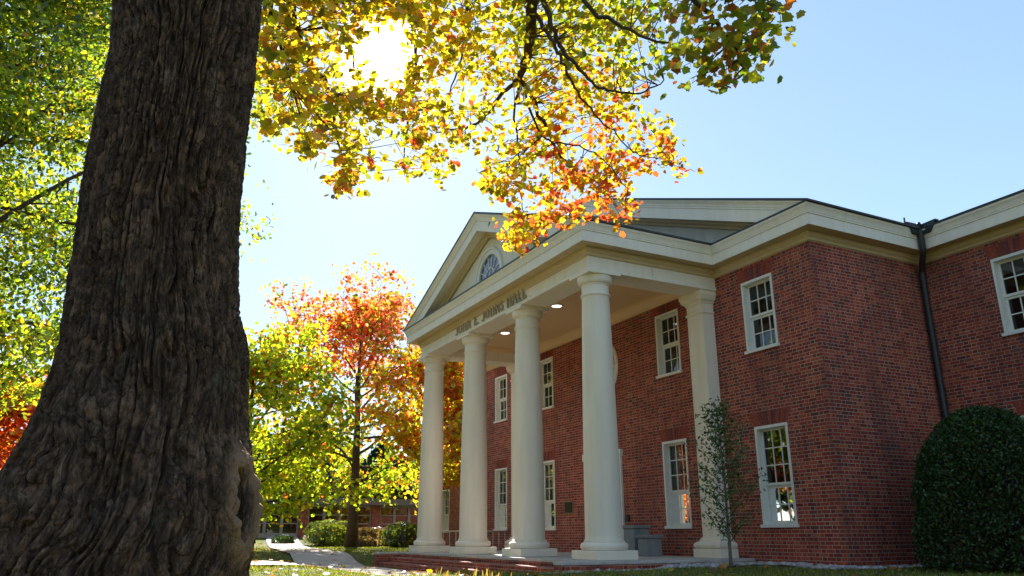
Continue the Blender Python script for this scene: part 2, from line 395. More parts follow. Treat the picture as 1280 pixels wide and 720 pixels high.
ribbon('path', [(-60, 4.5), (-45, 1.2), (-30, -1.8), (-12, -4.6), (-5, -5.7), (0, -5.8), (4.6, -5.8)], 1.8, M['concrete'], 0.045)
ribbon('footpath', [(-0.2, -6.6), (-0.3, -8.2), (0.4, -11), (2.5, -17), (5, -30)], 1.7, M['concrete'], 0.049)

# ------------------------------------------------------------------ hall
hall = empty('academic_hall', (0, 0, 0.42), 'two storey red brick hall with a white columned portico and pediment', 'building')
XW, YB, XP, YP, XE, YE = 7.45, 3.29, 4.74, -3.38, 20.0, 16.0
ZB, ZT = 0.25, 6.60
WW, ZL, HL, ZU, HU = 0.884, 1.138, 1.95, 4.611, 1.542
def wall_y(m, x0, x1, y, z0, z1, holes, depth=0.22):
    """wall facing -Y with rectangular openings (x0,x1,z0,z1) and brick reveals"""
    xs = sorted({x0, x1, *[h[0] for h in holes], *[h[1] for h in holes]}); zs = sorted({z0, z1, *[h[2] for h in holes], *[h[3] for h in holes]})
    for a, b in zip(xs[:-1], xs[1:]):
        for c, d in zip(zs[:-1], zs[1:]):
            cx, cz = (a+b)/2, (c+d)/2
            if any(h[0] < cx < h[1] and h[2] < cz < h[3] for h in holes): continue
            m.face([(a, y, c), (b, y, c), (b, y, d), (a, y, d)])
    for h in holes:
        a, b, c, d = h
        m.face([(a, y, c), (a, y+depth, c), (a, y+depth, d), (a, y, d)]); m.face([(b, y, c), (b, y+depth, c), (b, y+depth, d), (b, y, d)])
        m.face([(a, y, d), (b, y, d), (b, y+depth, d), (a, y+depth, d)]); m.face([(a, y, c), (b, y, c), (b, y+depth, c), (a, y+depth, c)])
front_x = [-5.972, -2.953, 2.953, 5.972]
bx = [9.395, 12.4, 15.4, 18.4]
def holes_for(xs, y):
    hs = []
    for x in xs:
        hs.append((x-WW/2, x+WW/2, ZL, ZL+HL)); hs.append((x-WW/2, x+WW/2, ZU, ZU+HU))
    return hs
RZ, RR = 5.28, 0.80
mw = MB()
wall_y(mw, -XW, XW, 0, ZB, ZT+0.1, holes_for(front_x, 0) + [(-0.83, 0.83, 0.55, 3.02), (-RR, RR, RZ-RR, RZ+RR)])
for sx in (-1, 1):                                              # brick spandrels round the circular window
    for sz in (-1, 1):
        arc = [(sx*RR*math.cos(a), 0, RZ+sz*RR*math.sin(a)) for a in np.linspace(0, PI/2, 13)]
        for p, q in zip(arc[:-1], arc[1:]): mw.face([(sx*RR, 0, RZ+sz*RR), p, q])
mw.face([(XW, 0, ZB), (XW, YB, ZB), (XW, YB, ZT+0.1), (XW, 0, ZT+0.1)]); mw.face([(-XW, 0, ZB), (-XW, YB, ZB), (-XW, YB, ZT+0.1), (-XW, 0, ZT+0.1)])
mw.build('front_wall', M['brick'], hall)
mw = MB()
wall_y(mw, XW, XE, YB, ZB, ZT+0.1, holes_for(bx, YB)); mw.face([(XE, YB, ZB), (XE, YE, ZB), (XE, YE, ZT+0.1), (XE, YB, ZT+0.1)])
mw.build('wing_wall', M['brick'], hall)
mw = MB()
wall_y(mw, -XE, -XW, YB, ZB, ZT+0.1, holes_for([-x for x in bx], YB)); mw.face([(-XE, YB, ZB), (-XE, YE, ZB), (-XE, YE, ZT+0.1), (-XE, YB, ZT+0.1)])
mw.build('wing_wall', M['brick'], hall)
mw = MB(); mw.face([(-XE, YE, ZB), (XE, YE, ZB), (XE, YE, ZT+0.1), (-XE, YE, ZT+0.1)]); mw.build('rear_wall', M['brick'], hall)
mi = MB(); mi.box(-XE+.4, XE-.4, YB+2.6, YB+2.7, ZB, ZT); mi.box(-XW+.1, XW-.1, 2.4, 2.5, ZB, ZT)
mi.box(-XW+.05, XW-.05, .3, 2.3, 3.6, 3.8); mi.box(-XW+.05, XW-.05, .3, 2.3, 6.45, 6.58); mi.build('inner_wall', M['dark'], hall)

# jack arches: splayed soldier bricks over the openings, a little proud
def voussoir_mat():
    m, t, o = new_mat('arch_brick'); b = NB(t); g = b.n('ShaderNodeNewGeometry')
    c = b.ramp(g.outputs['Random Per Island'], [(0, (.15, .028, .022)), (.4, (.27, .045, .028)), (.8, (.33, .065, .035)), (1, (.10, .035, .035))])
    p = b.n('ShaderNodeBsdfPrincipled', {'Base Color': c, 'Roughness': .85}); t.links.new(p.outputs[0], o.inputs[0]); return m
M['voussoir'] = voussoir_mat()
def jack_arch(x, y, z):
    m = MB(); n = 15; h = 0.29; spl = 0.13
    for i in range(n):
        a0, a1 = i/n, (i+1)/n; g = 0.012
        b0 = x-WW/2-0.01+a0*(WW+0.02)+g/2; b1 = x-WW/2-0.01+a1*(WW+0.02)-g/2
        t0 = x-WW/2-spl+a0*(WW+2*spl)+g/2; t1 = x-WW/2-spl+a1*(WW+2*spl)-g/2
        m.prism([(b0, y-0.004, z+.004), (b1, y-0.004, z+.004), (t1, y-0.004, z+h), (t0, y-0.004, z+h)], (0, 0.003, 0))
    return m.build('jack_arch', M['voussoir'], hall)
jack_bed = simple_mat('arch_mortar', (0.36, 0.29, 0.23), 0.9)
for x in front_x:
    for z in (ZL+HL, ZU+HU): jack_arch(x, 0, z)
for x in bx + [-bx[0], -bx[1], -bx[2], -bx[3]]:
    for z in (ZL+HL, ZU+HU): jack_arch(x, YB, z)

# sash windows; local origin at the middle of the opening's lower edge, wall plane y = 0, outside is -Y
def window_meshes(h, rows_up, rows_lo):
    W = WW/2; fr = MB(); e = 0.002
    fr.box(-W+e, -W+.055, -0.012, 0.20, 0.05, h-.0605); fr.box(W-.055, W-e, -0.012, 0.20, 0.05, h-.0605); fr.box(-W+e, W-e, -0.012, 0.20, h-.06, h-e)
    sill = MB(); sill.box(-W-.03, W+.03, -0.055, 0.0, -0.012, 0.0485); sill.box(-W+e, W-e, 0.0, 0.20, 0.001, 0.049)
    su, slo = MB(), MB(); gu, glo = MB(), MB()
    x0, x1 = -W+.056, W-.056; zt, zb = h-.0615, .0505; pr = (zt-zb)/(rows_up+rows_lo); zm = zb+pr*rows_lo
    for (m, gm, za, zc, rows, ya, yb, mt, mb_) in ((su, gu, zm, zt, rows_up, .12, .15, .04, .05), (slo, glo, zb, zm, rows_lo, .153, .183, .05, .065)):
        st = .042
        m.box(x0, x0+st, ya, yb, za, zc); m.box(x1-st, x1, ya, yb, za, zc)
        m.box(x0+st, x1-st, ya, yb, zc-mt, zc); m.box(x0+st, x1-st, ya, yb, za, za+mb_)
        iw = (x1-x0-2*st)/3; ih = (zc-za-mt-mb_)/rows; bw = .011
        for k in (1, 2): m.box(x0+st+k*iw-bw, x0+st+k*iw+bw, ya+.004, yb-.004, za+mb_, zc-mt)
        for k in range(1, rows):
            z = za+mb_+k*ih
            for c in range(3): m.box(x0+st+c*iw+(bw if c else 0), x0+st+(c+1)*iw-(bw if c < 2 else 0), ya+.004, yb-.004, z-bw, z+bw)
        ym = (ya+yb)/2; gm.face([(x0+st, ym, za+mb_), (x1-st, ym, za+mb_), (x1-st, ym, zc-mt), (x0+st, ym, zc-mt)])
    return fr, sill, su, slo, gu, glo
def curtain_mb(x0, x1, h):
    m = MB(); n = 40; rows = []
    for z in (0.07, h-.07): rows.append([(x0+(x1-x0)*i/n, 0.24+0.025*math.sin(i*1.15)+0.008*math.sin(i*2.9), z) for i in range(n+1)])
    m.grid(rows); return m
def make_window(h, ru, rl):
    fr, sill, su, slo, gu, glo = window_meshes(h, ru, rl)
    o = fr.build('window', M['white']); o.parent = hall
    for nm, mb, mat in (('sill', sill, 'white'), ('sash', su, 'white'), ('sash', slo, 'white'), ('pane', gu, 'glass'), ('pane', glo, 'glass')):
        c = mb.build(nm, M[mat]); c.parent = o
    return o
protos = {}
def add_window(x, y, z, h, ru, rl, curtains=()):
    key = (h, ru)
    if key not in protos: o = protos[key] = make_window(h, ru, rl); first = True
    else:
        src = protos[key]; o = src.copy(); COL.objects.link(o); o.parent = hall
        for ch in list(src.children):
            if ch.name.startswith('curtain'): continue
            c = ch.copy(); COL.objects.link(c); c.parent = o
    o.location = Vector((x, y, z)) - Vector(hall.location)
    for (a, b) in curtains:
        c = curtain_mb(a, b, h).build('curtain', M['curtain']); c.parent = o
for x in front_x:
    add_window(x, 0, ZL, HL, 3, 2, ((-.40, -.10),) if x in (2.953,) else (((-.40, -.14), (.12, .40)) if x < 0 else ((.33, .41),)))
    add_window(x, 0, ZU, HU, 2, 2)
for s in (1, -1):
    for x in bx: add_window(s*x, YB, ZL, HL, 3, 2); add_window(s*x, YB, ZU, HU, 2, 2)

# round window over the door
m = MB(); seg = 56
prof = [(RR-.075, .09), (RR-.075, -.01), (RR-.05, -.03), (RR+.045, -.03), (RR+.06, -.012), (RR+.06, .02)]
m.grid([[(r*math.cos(2*PI*k/seg), y, RZ+r*math.sin(2*PI*k/seg)) for k in range(seg)] for r, y in prof], True)
rw = m.build('round_window', M['white'], hall, 'auto')
m = MB(); m.box(-RR+.08, RR-.08, .05, .075, RZ-.025, RZ+.025); m.box(-.02, .02, .05, .075, RZ+.026, RZ+RR-.08); m.box(-.02, .02, .05, .075, RZ-RR+.08, RZ-.026)
for sx in (-1, 1): m.box(sx*.4-.014, sx*.4+.014, .052, .073, RZ-.60, RZ-.026); m.box(sx*.4-.014, sx*.4+.014, .052, .073, RZ+.026, RZ+.60)
m.build('muntin', M['white'], rw)
m = MB(); m.face([((RR-.07)*math.cos(2*PI*k/seg), .065, RZ+(RR-.07)*math.sin(2*PI*k/seg)) for k in range(seg)]); m.build('pane', M['glass'], rw)

# entrance
m = MB(); m.box(-.86, -.72, -.06, .14, .55, 2.9); m.box(.72, .86, -.06, .14, .55, 2.9); m.box(-.9, .9, -.08, .14, 2.9, 3.08); m.box(-.719, .719, 0.02, .12, 2.42, 2.5)
dr = m.build('doorway', M['white'], hall, bevel=.006)
for sx in (-1, 1):
    m = MB(); a, b = sorted((sx*.004, sx*.715))
    m.box(a, a+.11, .05, .095, .56, 2.415); m.box(b-.11, b, .05, .095, .56, 2.415); m.box(a+.11, b-.11, .05, .095, 2.3, 2.415); m.box(a+.11, b-.11, .05, .095, .56, .85); m.box(a+.11, b-.11, .05, .095, 1.45, 1.56)
    m.build('door', M['white'], dr)
    m = MB(); m.box(a+.111, b-.111, .065, .075, .851, 1.449); m.box(a+.111, b-.111, .065, .075, 1.561, 2.299); m.build('pane', M['glass'], dr)
    m = MB(); m.tube([(sx*.06, .03, 1.35), (sx*.06, -.005, 1.37), (sx*.06, -.005, 1.65), (sx*.06, .03, 1.67)], .012, 8); m.build('handle', M['bronze'], dr)
m = MB(); m.box(-.71, .71, .06, .07, 2.505, 2.895); m.build('pane', M['glass'], dr)

# ---- entablature, cornice, gutters
def offset_path(pts, o, z):
    """axis-aligned open plan path, outside on its right-hand side when walked"""
    res = []
    for i, p in enumerate(pts):
        ns = []
        for a, b in ((i-1, i), (i, i+1)):
            if a < 0 or b >= len(pts): continue
            d = np.array(pts[b], float)-np.array(pts[a], float); d /= np.linalg.norm(d); ns.append(np.array([d[1], -d[0]]))
        n = ns[0] if len(ns) == 1 else (ns[0] if abs(np.dot(ns[0], ns[1])) > .9 else ns[0]+ns[1])
        res.append((p[0]+n[0]*o, p[1]+n[1]*o, z))
    return res
plan = [(-XE, YB), (-XW, YB), (-XW, 0), (-XP, 0), (-XP, YP), (XP, YP), (XP, 0), (XW, 0), (XW, YB), (XE, YB)]
def sweep(name, path, prof, mat, smooth=False):
    m = MB(); m.grid([offset_path(path, o, z) for o, z in prof]); return m.build(name, mat, hall, smooth)
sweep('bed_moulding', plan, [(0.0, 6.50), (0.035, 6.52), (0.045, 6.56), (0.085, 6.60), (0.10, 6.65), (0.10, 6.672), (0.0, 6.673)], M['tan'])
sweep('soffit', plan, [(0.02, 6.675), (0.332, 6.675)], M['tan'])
sweep('fascia', plan, [(0.335, 6.675), (0.335, 6.668), (0.355, 6.668), (0.355, 6.895)], M['trim'])
sweep('crown_moulding', plan, [(0.352, 6.897), (0.372, 6.897), (0.372, 6.925), (0.380, 6.932), (0.388, 6.965), (0.405, 7.01), (0.428, 7.045), (0.432, 7.06), (0.432, 7.085)], M['trim'])
sweep('gutter_edge', plan, [(0.425, 7.087), (0.446, 7.087), (0.446, 7.122), (-0.05, 7.135)], M['gutter'])
# portico beam box with plain frieze
m = MB(); ring = [(-XP, -.002), (-XP, YP), (XP, YP), (XP, -.002)]
m.grid([offset_path(ring, o, z) for o, z in ((-.62, 6.64), (-.62, 6.2), (0, 6.2), (0, 6.62))])
m.build('entablature', M['trim'], hall)
sweep('taenia', ring, [(.002, 6.205), (.022, 6.205), (.022, 6.275), (.012, 6.285), (.002, 6.30)], M['trim'])
# frieze joints, thin strips darker than the trim
m = MB()
for k in range(1, 7):
    x = -XP + k*2*XP/7; m.box(x-.004, x+.004, YP-.0025, YP+.002, 6.302, 6.498)
m.box(XP-.002, XP+.0025, -1.75, -1.742, 6.302, 6.498); m.build('frieze_joint', simple_mat('joint_shadow_line', (.42, .37, .29), .7), hall)
# portico ceiling
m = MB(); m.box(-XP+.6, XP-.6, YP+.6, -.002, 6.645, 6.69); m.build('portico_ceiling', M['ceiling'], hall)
m = MB()
inner = [(-XP+.62, -.004), (XP-.62, -.004)]
m.grid([[(x, -.004-o, z) for x, _ in inner] for o, z in ((0, 6.38), (.03, 6.38), (.035, 6.44), (.10, 6.50), (.14, 6.58), (.145, 6.643))])
for x0, sg in ((-XP+.62, 1), (XP-.62, -1)): m.grid([[(x0+sg*o, y, z) for y in (YP+.62, -.15)] for o, z in ((.001, 6.50), (.06, 6.56), (.09, 6.643))])
m.grid([[(x, YP+.62+o, z) for x in (-XP+.72, XP-.72)] for o, z in ((.001, 6.50), (.06, 6.56), (.09, 6.643))])
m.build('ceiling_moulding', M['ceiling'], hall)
for (x, y) in ((-2.3, -1.72), (.83, -1.82), (3.9-.1, -1.8)):
    m = MB(); m.lathe(x, y, [(.17, 6.644), (.17, 6.625), (.13, 6.622), (.13, 6.644)], 28, False); d = m.build('downlight', M['white'], hall, 'auto')
    m = MB(); m.face([(x+.128*math.cos(2*PI*k/24), y+.128*math.sin(2*PI*k/24), 6.632) for k in range(24)]); m.build('lens', M['lamp'], d)
for (x, y) in ((1.3, -2.4), (-1.9, -2.45)):
    m = MB(); m.lathe(x, y, [(.05, 6.644), (.05, 6.62), (.02, 6.58), (.0, 6.575)], 16, False); m.build('ceiling_sensor', M['gutter'], hall, True)

# raked pediments
def rake(apex, xe, slope, y0, tag_):
    """raking cornice along the slope on both sides; y0 is the wall plane"""
    zc = 7.127
    def sw(name, prof, mat):
        m = MB()
        for s in (-1, 1):
            A, B = [], []
            for o, dz in prof:
                za = apex+dz; xx = (za-zc)/slope
                A.append((s*xx, y0-o, zc)); B.append((0, y0-o, za))
            m.grid([A, B])
        return m.build(name, mat, hall)
    sw('raking_crown', [(.352, -.225), (.374, -.225), (.374, -.19), (.385, -.175), (.395, -.13), (.425, -.075), (.437, -.06), (.437, -.035)], M['trim'])
    sw('raking_fascia', [(.06, -.50), (.338, -.50), (.338, -.508), (.358, -.508), (.358, -.228)], M['trim'])
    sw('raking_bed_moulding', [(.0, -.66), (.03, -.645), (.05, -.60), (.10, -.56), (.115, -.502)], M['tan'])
    sw('rake_edge', [(.43, -.033), (.452, -.033), (.452, 0.004), (.0, .006)], M['gutter'])
SL = 0.396
AP_P, AP_A = 9.17, 10.25
rake(AP_P, 5.17, SL*1.0, YP, 'portico'); rake(AP_A, 7.9, SL, 0, 'block')
def tympanum(name, apex, y, hole=None):
    m = MB(); z0 = 7.08; zt = apex-.3; hx = (zt-z0)/SL
    if hole is None:
        m.face([(-hx, y, z0), (hx, y, z0), (0, y, zt)])
    else:
        r, zb = hole; arc = [(r*math.cos(a), y, zb+r*math.sin(a)) for a in np.linspace(0, PI, 25)]
        m.face([(-hx, y, z0), (-r, y, z0), (-r, y, zb)]+[arc[i] for i in range(24, 11, -1)]+[(0, y, zt)])
        m.face([(hx, y, z0), (0, y, zt)]+[arc[i] for i in range(12, -1, -1)]+[(r, y, z0)])
        m.face([(-r, y, z0), (r, y, z0), (r, y, zb), (-r, y, zb)])
    return m.build(name, M['trim'], hall)
tympanum('tympanum', AP_P, YP+.03, (.66, 7.42))
def boards_mat():
    m, t, o = new_mat('tympanum_boards'); b = NB(t)
    g = b.n('ShaderNodeNewGeometry'); px = b.n('ShaderNodeSeparateXYZ', {0: g.outputs['Position']})
    fx = b.m('FRACT', b.m('DIVIDE', b.m('ADD', px.outputs[0], 60.0), .62)); ln = b.m('LESS_THAN', fx, .014)
    n1 = b.noise(g.outputs['Position'], 3.0, 6, .65)
    c = b.ramp(n1, [(.3, (.40, .375, .33)), (.7, (.55, .52, .46))]); c = b.mix(b.m('MULTIPLY', ln, .6), c, (.2, .18, .15, 1))
    p = b.n('ShaderNodeBsdfPrincipled', {'Base Color': c, 'Roughness': .7}); t.links.new(p.outputs[0], o.inputs[0]); return m
tb = tympanum('tympanum', AP_A, .03); tb.data.materials[0] = boards_mat(); 
# fan light
m = MB(); zf = 7.42; R1 = .66
arcs = lambda r, y, n=33: [(r*math.cos(a), y, zf+r*math.sin(a)) for a in np.linspace(0, PI, n)]
yf = YP+.03
m.grid([arcs(.62, yf+.07), arcs(.62, yf-.02), arcs(.655, yf-.03), arcs(.74, yf-.03), arcs(.745, yf-.055), arcs(.80, yf-.055), arcs(.815, yf-.04), arcs(.82, yf+.005)])
m.box(-.83, .83, yf-.075, yf-.001, zf-.075, zf-.002)
fan = m.build('fan_window', M['white'], hall)
m = MB()
for r in (.26, .44):
    if r == .44: continue
    m.grid([arcs(r-.014, yf+.03), arcs(r-.014, yf+.01), arcs(r+.014, yf+.01), arcs(r+.014, yf+.03)])
for a in np.linspace(0, PI, 8)[1:-1]:
    d = Vector((math.cos(a), 0, math.sin(a))); q = Vector((-math.sin(a), 0, math.cos(a)))*.012; c0 = Vector((0, yf+.011, zf))
    m.prism([c0+d*.275-q, c0+d*.62-q, c0+d*.62+q, c0+d*.275+q], (0, .02, 0))
m.box(-.013, .013, yf+.011, yf+.031, zf, zf+.245)
m.box(-.62, .62, yf+.008, yf+.035, zf-.001, zf+.035); m.build('muntin', M['white'], fan)
m = MB(); m.face(arcs(.63, yf+.028)); m.build('pane', M['glass'], fan)
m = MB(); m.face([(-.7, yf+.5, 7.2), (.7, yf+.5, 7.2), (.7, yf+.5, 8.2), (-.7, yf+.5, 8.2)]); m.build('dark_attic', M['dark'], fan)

# roofs
def gable_roof(name, apex, yf_, yb_, xe):
    m = MB(); z0 = apex - SL*xe
    for s in (-1, 1):
        m.prism([(0, yf_, apex+.012), (s*xe, yf_, z0+.012), (s*xe, yf_, z0-.03), (0, yf_, apex-.03)], (0, yb_-yf_, 0))
    return m.build(name, M['roof'], hall)
gable_roof('portico_roof', AP_P+.008, YP-.447, .02, 5.20); gable_roof('main_roof', AP_A+.008, -.447, YE, 7.93)
for s in (1, -1):
    m = MB(); x0, x1 = sorted((s*7.3, s*(XE+.3))); m.prism([(x0, YB-.44, 7.137), (x0, 9.7, 9.55), (x0, YE+.4, 7.137)], (x1-x0, 0, 0)); m.build('wing_roof', M['roof'], hall)

# columns
SP = 2.973
def make_column():
    c = MB()
    prof = [(.372, .905), (.362, .93), (.357, .98)] + [(.357-.072*((t)**1.7), .98+t*4.70) for t in np.linspace(.04, 1, 14)] + [(.292, 5.70), (.312, 5.715), (.312, 5.745), (.292, 5.757), (.284, 5.78), (.284, 5.93)]
    c.lathe(0, 0, prof, 56, False)
    o = c.build('column', M['column'], None, 'auto')
    b = MB(); b.lathe(0, 0, [(.42, .722), (.44, .735)] + [(.385+.07*math.cos(a), .79+.075*math.sin(a)) for a in np.linspace(-.7, PI/2, 12)] + [(.388, .868), (.388, .895), (.36, .908)], 56, False); bb = b.build('base', M['column'], None, 'auto'); bb.parent = o
    p = MB(); p.box(-.455, .455, -.455, .455, .551, .72); pp = p.build('plinth', M['column'], None, bevel=.012); pp.parent = o
    k = MB(); k.lathe(0, 0, [(.284, 5.93), (.297, 5.935), (.297, 5.955), (.305, 5.965)] + [(.305+.06*math.sin(a), 6.065-.1*math.cos(a)) for a in np.linspace(.1, PI/2, 8)] + [(.372, 6.085), (.372, 6.128)], 56, False)
    k.box(-.39, .39, -.39, .39, 6.129, 6.2035); kk = k.build('capital', M['column'], None, 'auto'); kk.parent = o
    return o
col0 = make_column()
for i in range(4):
    if i == 0: o = col0
    else:
        o = col0.copy(); COL.objects.link(o)
        for ch in list(col0.children): c = ch.copy(); COL.objects.link(c); c.parent = o
    o.parent = hall; o.location = Vector(((i-1.5)*SP, -3.045, 0)) - Vector(hall.location)
# pilasters against the wall
for s in (1, -1):
    x0, x1, yf_ = 4.10, 4.62, -.33
    m = MB(); m.box(*sorted((s*x0, s*x1)), yf_, -.003, .94, 5.80); m.box(*sorted((s*(x0-.025), s*(x1+.025))), yf_-.025, -.003, 5.70, 5.75); pil = m.build('pilaster', M['column'], hall, bevel=.006)
    m = MB()
    def ringp(o, z): return [(s*(x0-o), -.003, z), (s*(x0-o), yf_-o, z), (s*(x1+o), yf_-o, z), (s*(x1+o), -.003, z)]
    m.grid([ringp(o, z) for o, z in ((.15, .551), (.15, .72), (.10, .722), (.135, .75), (.145, .79), (.13, .83), (.08, .86), (.045, .875), (.045, .91), (.0, .945))]); m.build('base', M['column'], pil)
    m = MB(); m.grid([ringp(o, z) for o, z in ((.0, 5.80), (.0, 5.93), (.02, 5.935), (.02, 5.955), (.03, 5.97), (.075, 6.01), (.095, 6.06), (.10, 6.09), (.115, 6.09), (.115, 6.198))]); m.build('capital', M['column'], pil)

# raised lettering on the frieze
def glyph(ch):
    T, H_ = .22, .09        # thick and thin strokes, unit cap height
    def bar(x0, z0, x1, z1, w): return ('bar', x0, z0, x1, z1, w)
    S = {'J': ([bar(.42, .15, .42, 1, .15), bar(.24, .97, .6, .97, .07), ('arc', .23, .17, .19, .17, PI*1.05, PI*2.0, .11)], .55),
         'O': ([('ring', .46, .5, .42, .48, .15, .07)], .92),
         'H': ([bar(.16, 0, .16, 1, .15), bar(.74, 0, .74, 1, .15), bar(.16, .5, .74, .5, .07), bar(.02, .03, .3, .03, .07), bar(.02, .97, .3, .97, .07), bar(.6, .03, .88, .03, .07), bar(.6, .97, .88, .97, .07)], .9),
         'N': ([bar(.15, 0, .15, 1, .08), bar(.76, 0, .76, 1, .08), bar(.15, .96, .76, .04, .16), bar(.02, .03, .28, .03, .07), bar(.64, .97, .9, .97, .07), bar(.0, .97, .2, .97, .07)], .9),
         'E': ([bar(.16, 0, .16, 1, .15), bar(.02, .03, .6, .03, .07), bar(.02, .97, .58, .97, .07), bar(.16, .52, .46, .52, .07), bar(.58, .03, .58, .2, .06), bar(.56, .82, .56, .97, .06), bar(.46, .43, .46, .61, .05)], .64),
         '.': ([bar(.06, .06, .18, .06, .12)], .24),
         'S': ([('arc', .28, .74, .21, .22, -.1*PI+.3, PI*1.5, .11), ('arc', .28, .27, .23, .24, -PI*.98, PI*.5, .12)], .58),
         'A': ([bar(.08, .02, .44, 1, .08), bar(.44, 1, .82, .02, .16), bar(.22, .36, .68, .36, .07), bar(-.04, .03, .22, .03, .07), bar(.66, .03, .94, .03, .07)], .92),
         'L': ([bar(.16, 0, .16, 1, .15), bar(.02, .03, .6, .03, .07), bar(.02, .97, .32, .97, .07), bar(.58, .03, .58, .22, .06)], .64)}
    return S[ch]
def lettering(text, xc, z0, h, y, gap=.13):
    adv = [(.42 if c == ' ' else glyph(c)[1]) for c in text]; tot = sum(adv)*h + gap*h*(len(text)-1)
    x = xc - tot/2; dep = .03; n = 0
    for c, a in zip(text, adv):
        if c != ' ':
            m = MB()
            for st in glyph(c)[0]:
                n += 1; dd = (0, dep + .0004*n, 0); yy = y - dep - .0004*n
                P = lambda u, v: Vector((x+u*h, yy, z0+v*h))
                if st[0] == 'bar':
                    _, a0, b0, a1, b1, w = st; d = Vector((a1-a0, b1-b0)); d.normalize(); q = Vector((-d.y, d.x))*w/2
                    m.prism([P(a0-q.x, b0-q.y), P(a1-q.x, b1-q.y), P(a1+q.x, b1+q.y), P(a0+q.x, b0+q.y)], dd)
                elif st[0] == 'arc':
                    _, cx, cz, rx, rz, t0, t1, w = st; ts = np.linspace(t0, t1, 13)
                    for p, q in zip(ts[:-1], ts[1:]):
                        m.prism([P(cx+(rx-w/2)*math.cos(p), cz+(rz-w/2)*math.sin(p)), P(cx+(rx+w/2)*math.cos(p), cz+(rz+w/2)*math.sin(p)), P(cx+(rx+w/2)*math.cos(q), cz+(rz+w/2)*math.sin(q)), P(cx+(rx-w/2)*math.cos(q), cz+(rz-w/2)*math.sin(q))], dd)
                else:
                    _, cx, cz, rx, rz, wx, wz = st; ts = np.linspace(0, 2*PI, 21)
                    for p, q in zip(ts[:-1], ts[1:]):
                        m.prism([P(cx+(rx-wx)*math.cos(p), cz+(rz-wz)*math.sin(p)), P(cx+rx*math.cos(p), cz+rz*math.sin(p)), P(cx+rx*math.cos(q), cz+rz*math.sin(q)), P(cx+(rx-wx)*math.cos(q), cz+(rz-wz)*math.sin(q))], dd)
            m.build('full_stop' if c == '.' else 'letter', M['letter'], hall)
        x += a*h + gap*h
lettering('JOHN E. JOHNS HALL', 0.02, 6.305, .265, YP-.002, .19)

# portico floor, steps, cheeks
m = MB(); m.box(-5.2, 5.2, -3.75, -.001, .1, .493); m.box(4.93, 5.2, -4.43, -3.751, .0, .493); m.box(-5.2, -4.93, -4.43, -3.751, .0, .493)
m.build('portico_base', M['brick'], hall)
m = MB(); m.box(-5.215, 5.215, -3.77, -.0015, .4935, .55); m.box(4.92, 5.215, -4.445, -3.7705, .4935, .55); m.box(-5.215, -4.92, -4.445, -3.7705, .4935, .55); m.build('portico_floor', M['stone'], hall, bevel=.008)
M['stepb'] = brick_mat('step_brick')
m = MB()
for k, (z, y) in enumerate(((.42, -4.08), (.29, -4.38), (.165, -4.68))): m.box(-4.918, 4.918, y, -3.752-.001*k, .05-.002*k, z)
m.build('step', M['stepb'], hall, bevel=.01)

# downspout and leader head in the right-hand inner corner
m = MB(); hx, hy = XW+.08, YB-.07
m.tube([(XW+.445, YB-.445, 7.06), (XW+.445, YB-.445, 6.90), (XW+.44, YB-.44, 6.66), (XW+.40, YB-.40, 6.58), (XW+.20, YB-.20, 6.40), (XW+.12, YB-.115, 6.32), (XW+.10, YB-.095, 6.2), (XW+.10, YB-.095, .55), (XW+.14, YB-.16, .42)], .062, 14)
for z in (6.15, 4.4, 2.6, 1.0): m.lathe(XW+.10, YB-.095, [(.074, z), (.074, z+.05)], 14)
dsp = m.build('downspout', M['gutter'], hall, 'auto')
m = MB(); c = Vector((XW+.447, YB-.447, 7.0))
def lh(o, z): return [(c.x+.32+o, c.y+.0-o*.2, z), (c.x+.02, c.y-.0+.02, z+.0), (c.x, c.y-.32-o, z), (c.x-.10, c.y-.32-o, z), (c.x-.14, c.y+.14, z), (c.x+.32+o, c.y+.10, z)]
m.grid([lh(-.12, 6.97), lh(-.03, 7.05), lh(.03, 7.10), lh(.03, 7.16), lh(.06, 7.165), lh(.06, 7.20), lh(.0, 7.20)], True); m.face(lh(.0, 7.20)); m.face(lh(-.12, 6.97)[::-1])
m.tube([(c.x-.05, c.y-.38, 7.19), (c.x-.05, c.y-.38, 7.30)], .02, 8); m.lathe(c.x+.0, c.y, [(.045, 7.20), (.03, 7.25), (.0, 7.26)], 10, False)
m.build('leader_head', M['gutter'], dsp)

# plaque, call box, on the brick
m = MB(); m.box(-1.975, -1.515, -.03, -.001, 1.555, 1.90); pq = m.build('plaque', simple_mat('plaque_rim', (.28, .2, .11), .5, metal=.4), hall, bevel=.006)
m = MB(); m.box(-1.945, -1.545, -.038, -.0301, 1.585, 1.87); m.build('plaque_face', M['bronze'], pq)
m = MB(); m.box(.98, 1.08, -.06, -.001, 1.31, 1.46); m.build('wall_switch', M['gutter'], hall, bevel=.008)

# ------------------------------------------------------------------ things on the portico
def litter_bin(name, x, y, w, d, h, label):
    e = empty(name, (x, y, .55), label, 'bin', 'bins beside the entrance')
    m = MB(); m.box(x-w/2, x+w/2, y-d/2, y+d/2, .552, .55+h-.085); m.build('body', M['bin'], e, bevel=.015)
    m = MB()
    rr = lambda o, z: [(x-w/2-o, y-d/2-o, z), (x+w/2+o, y-d/2-o, z), (x+w/2+o, y+d/2+o, z), (x-w/2-o, y+d/2+o, z)]
    m.grid([rr(-.005, .55+h-.084), rr(.03, .55+h-.06), rr(.035, .55+h-.015), rr(.0, .55+h)], True); m.face(rr(.0, .55+h)); m.build('lid', M['bin'], e)
litter_bin('litter_bin', 2.16, -.62, .42, .42, .66, 'larger grey square bin against the brick wall beside the entrance')
litter_bin('litter_bin', 2.78, -.72, .34, .40, .45, 'smaller low grey bin standing right of the larger bin')
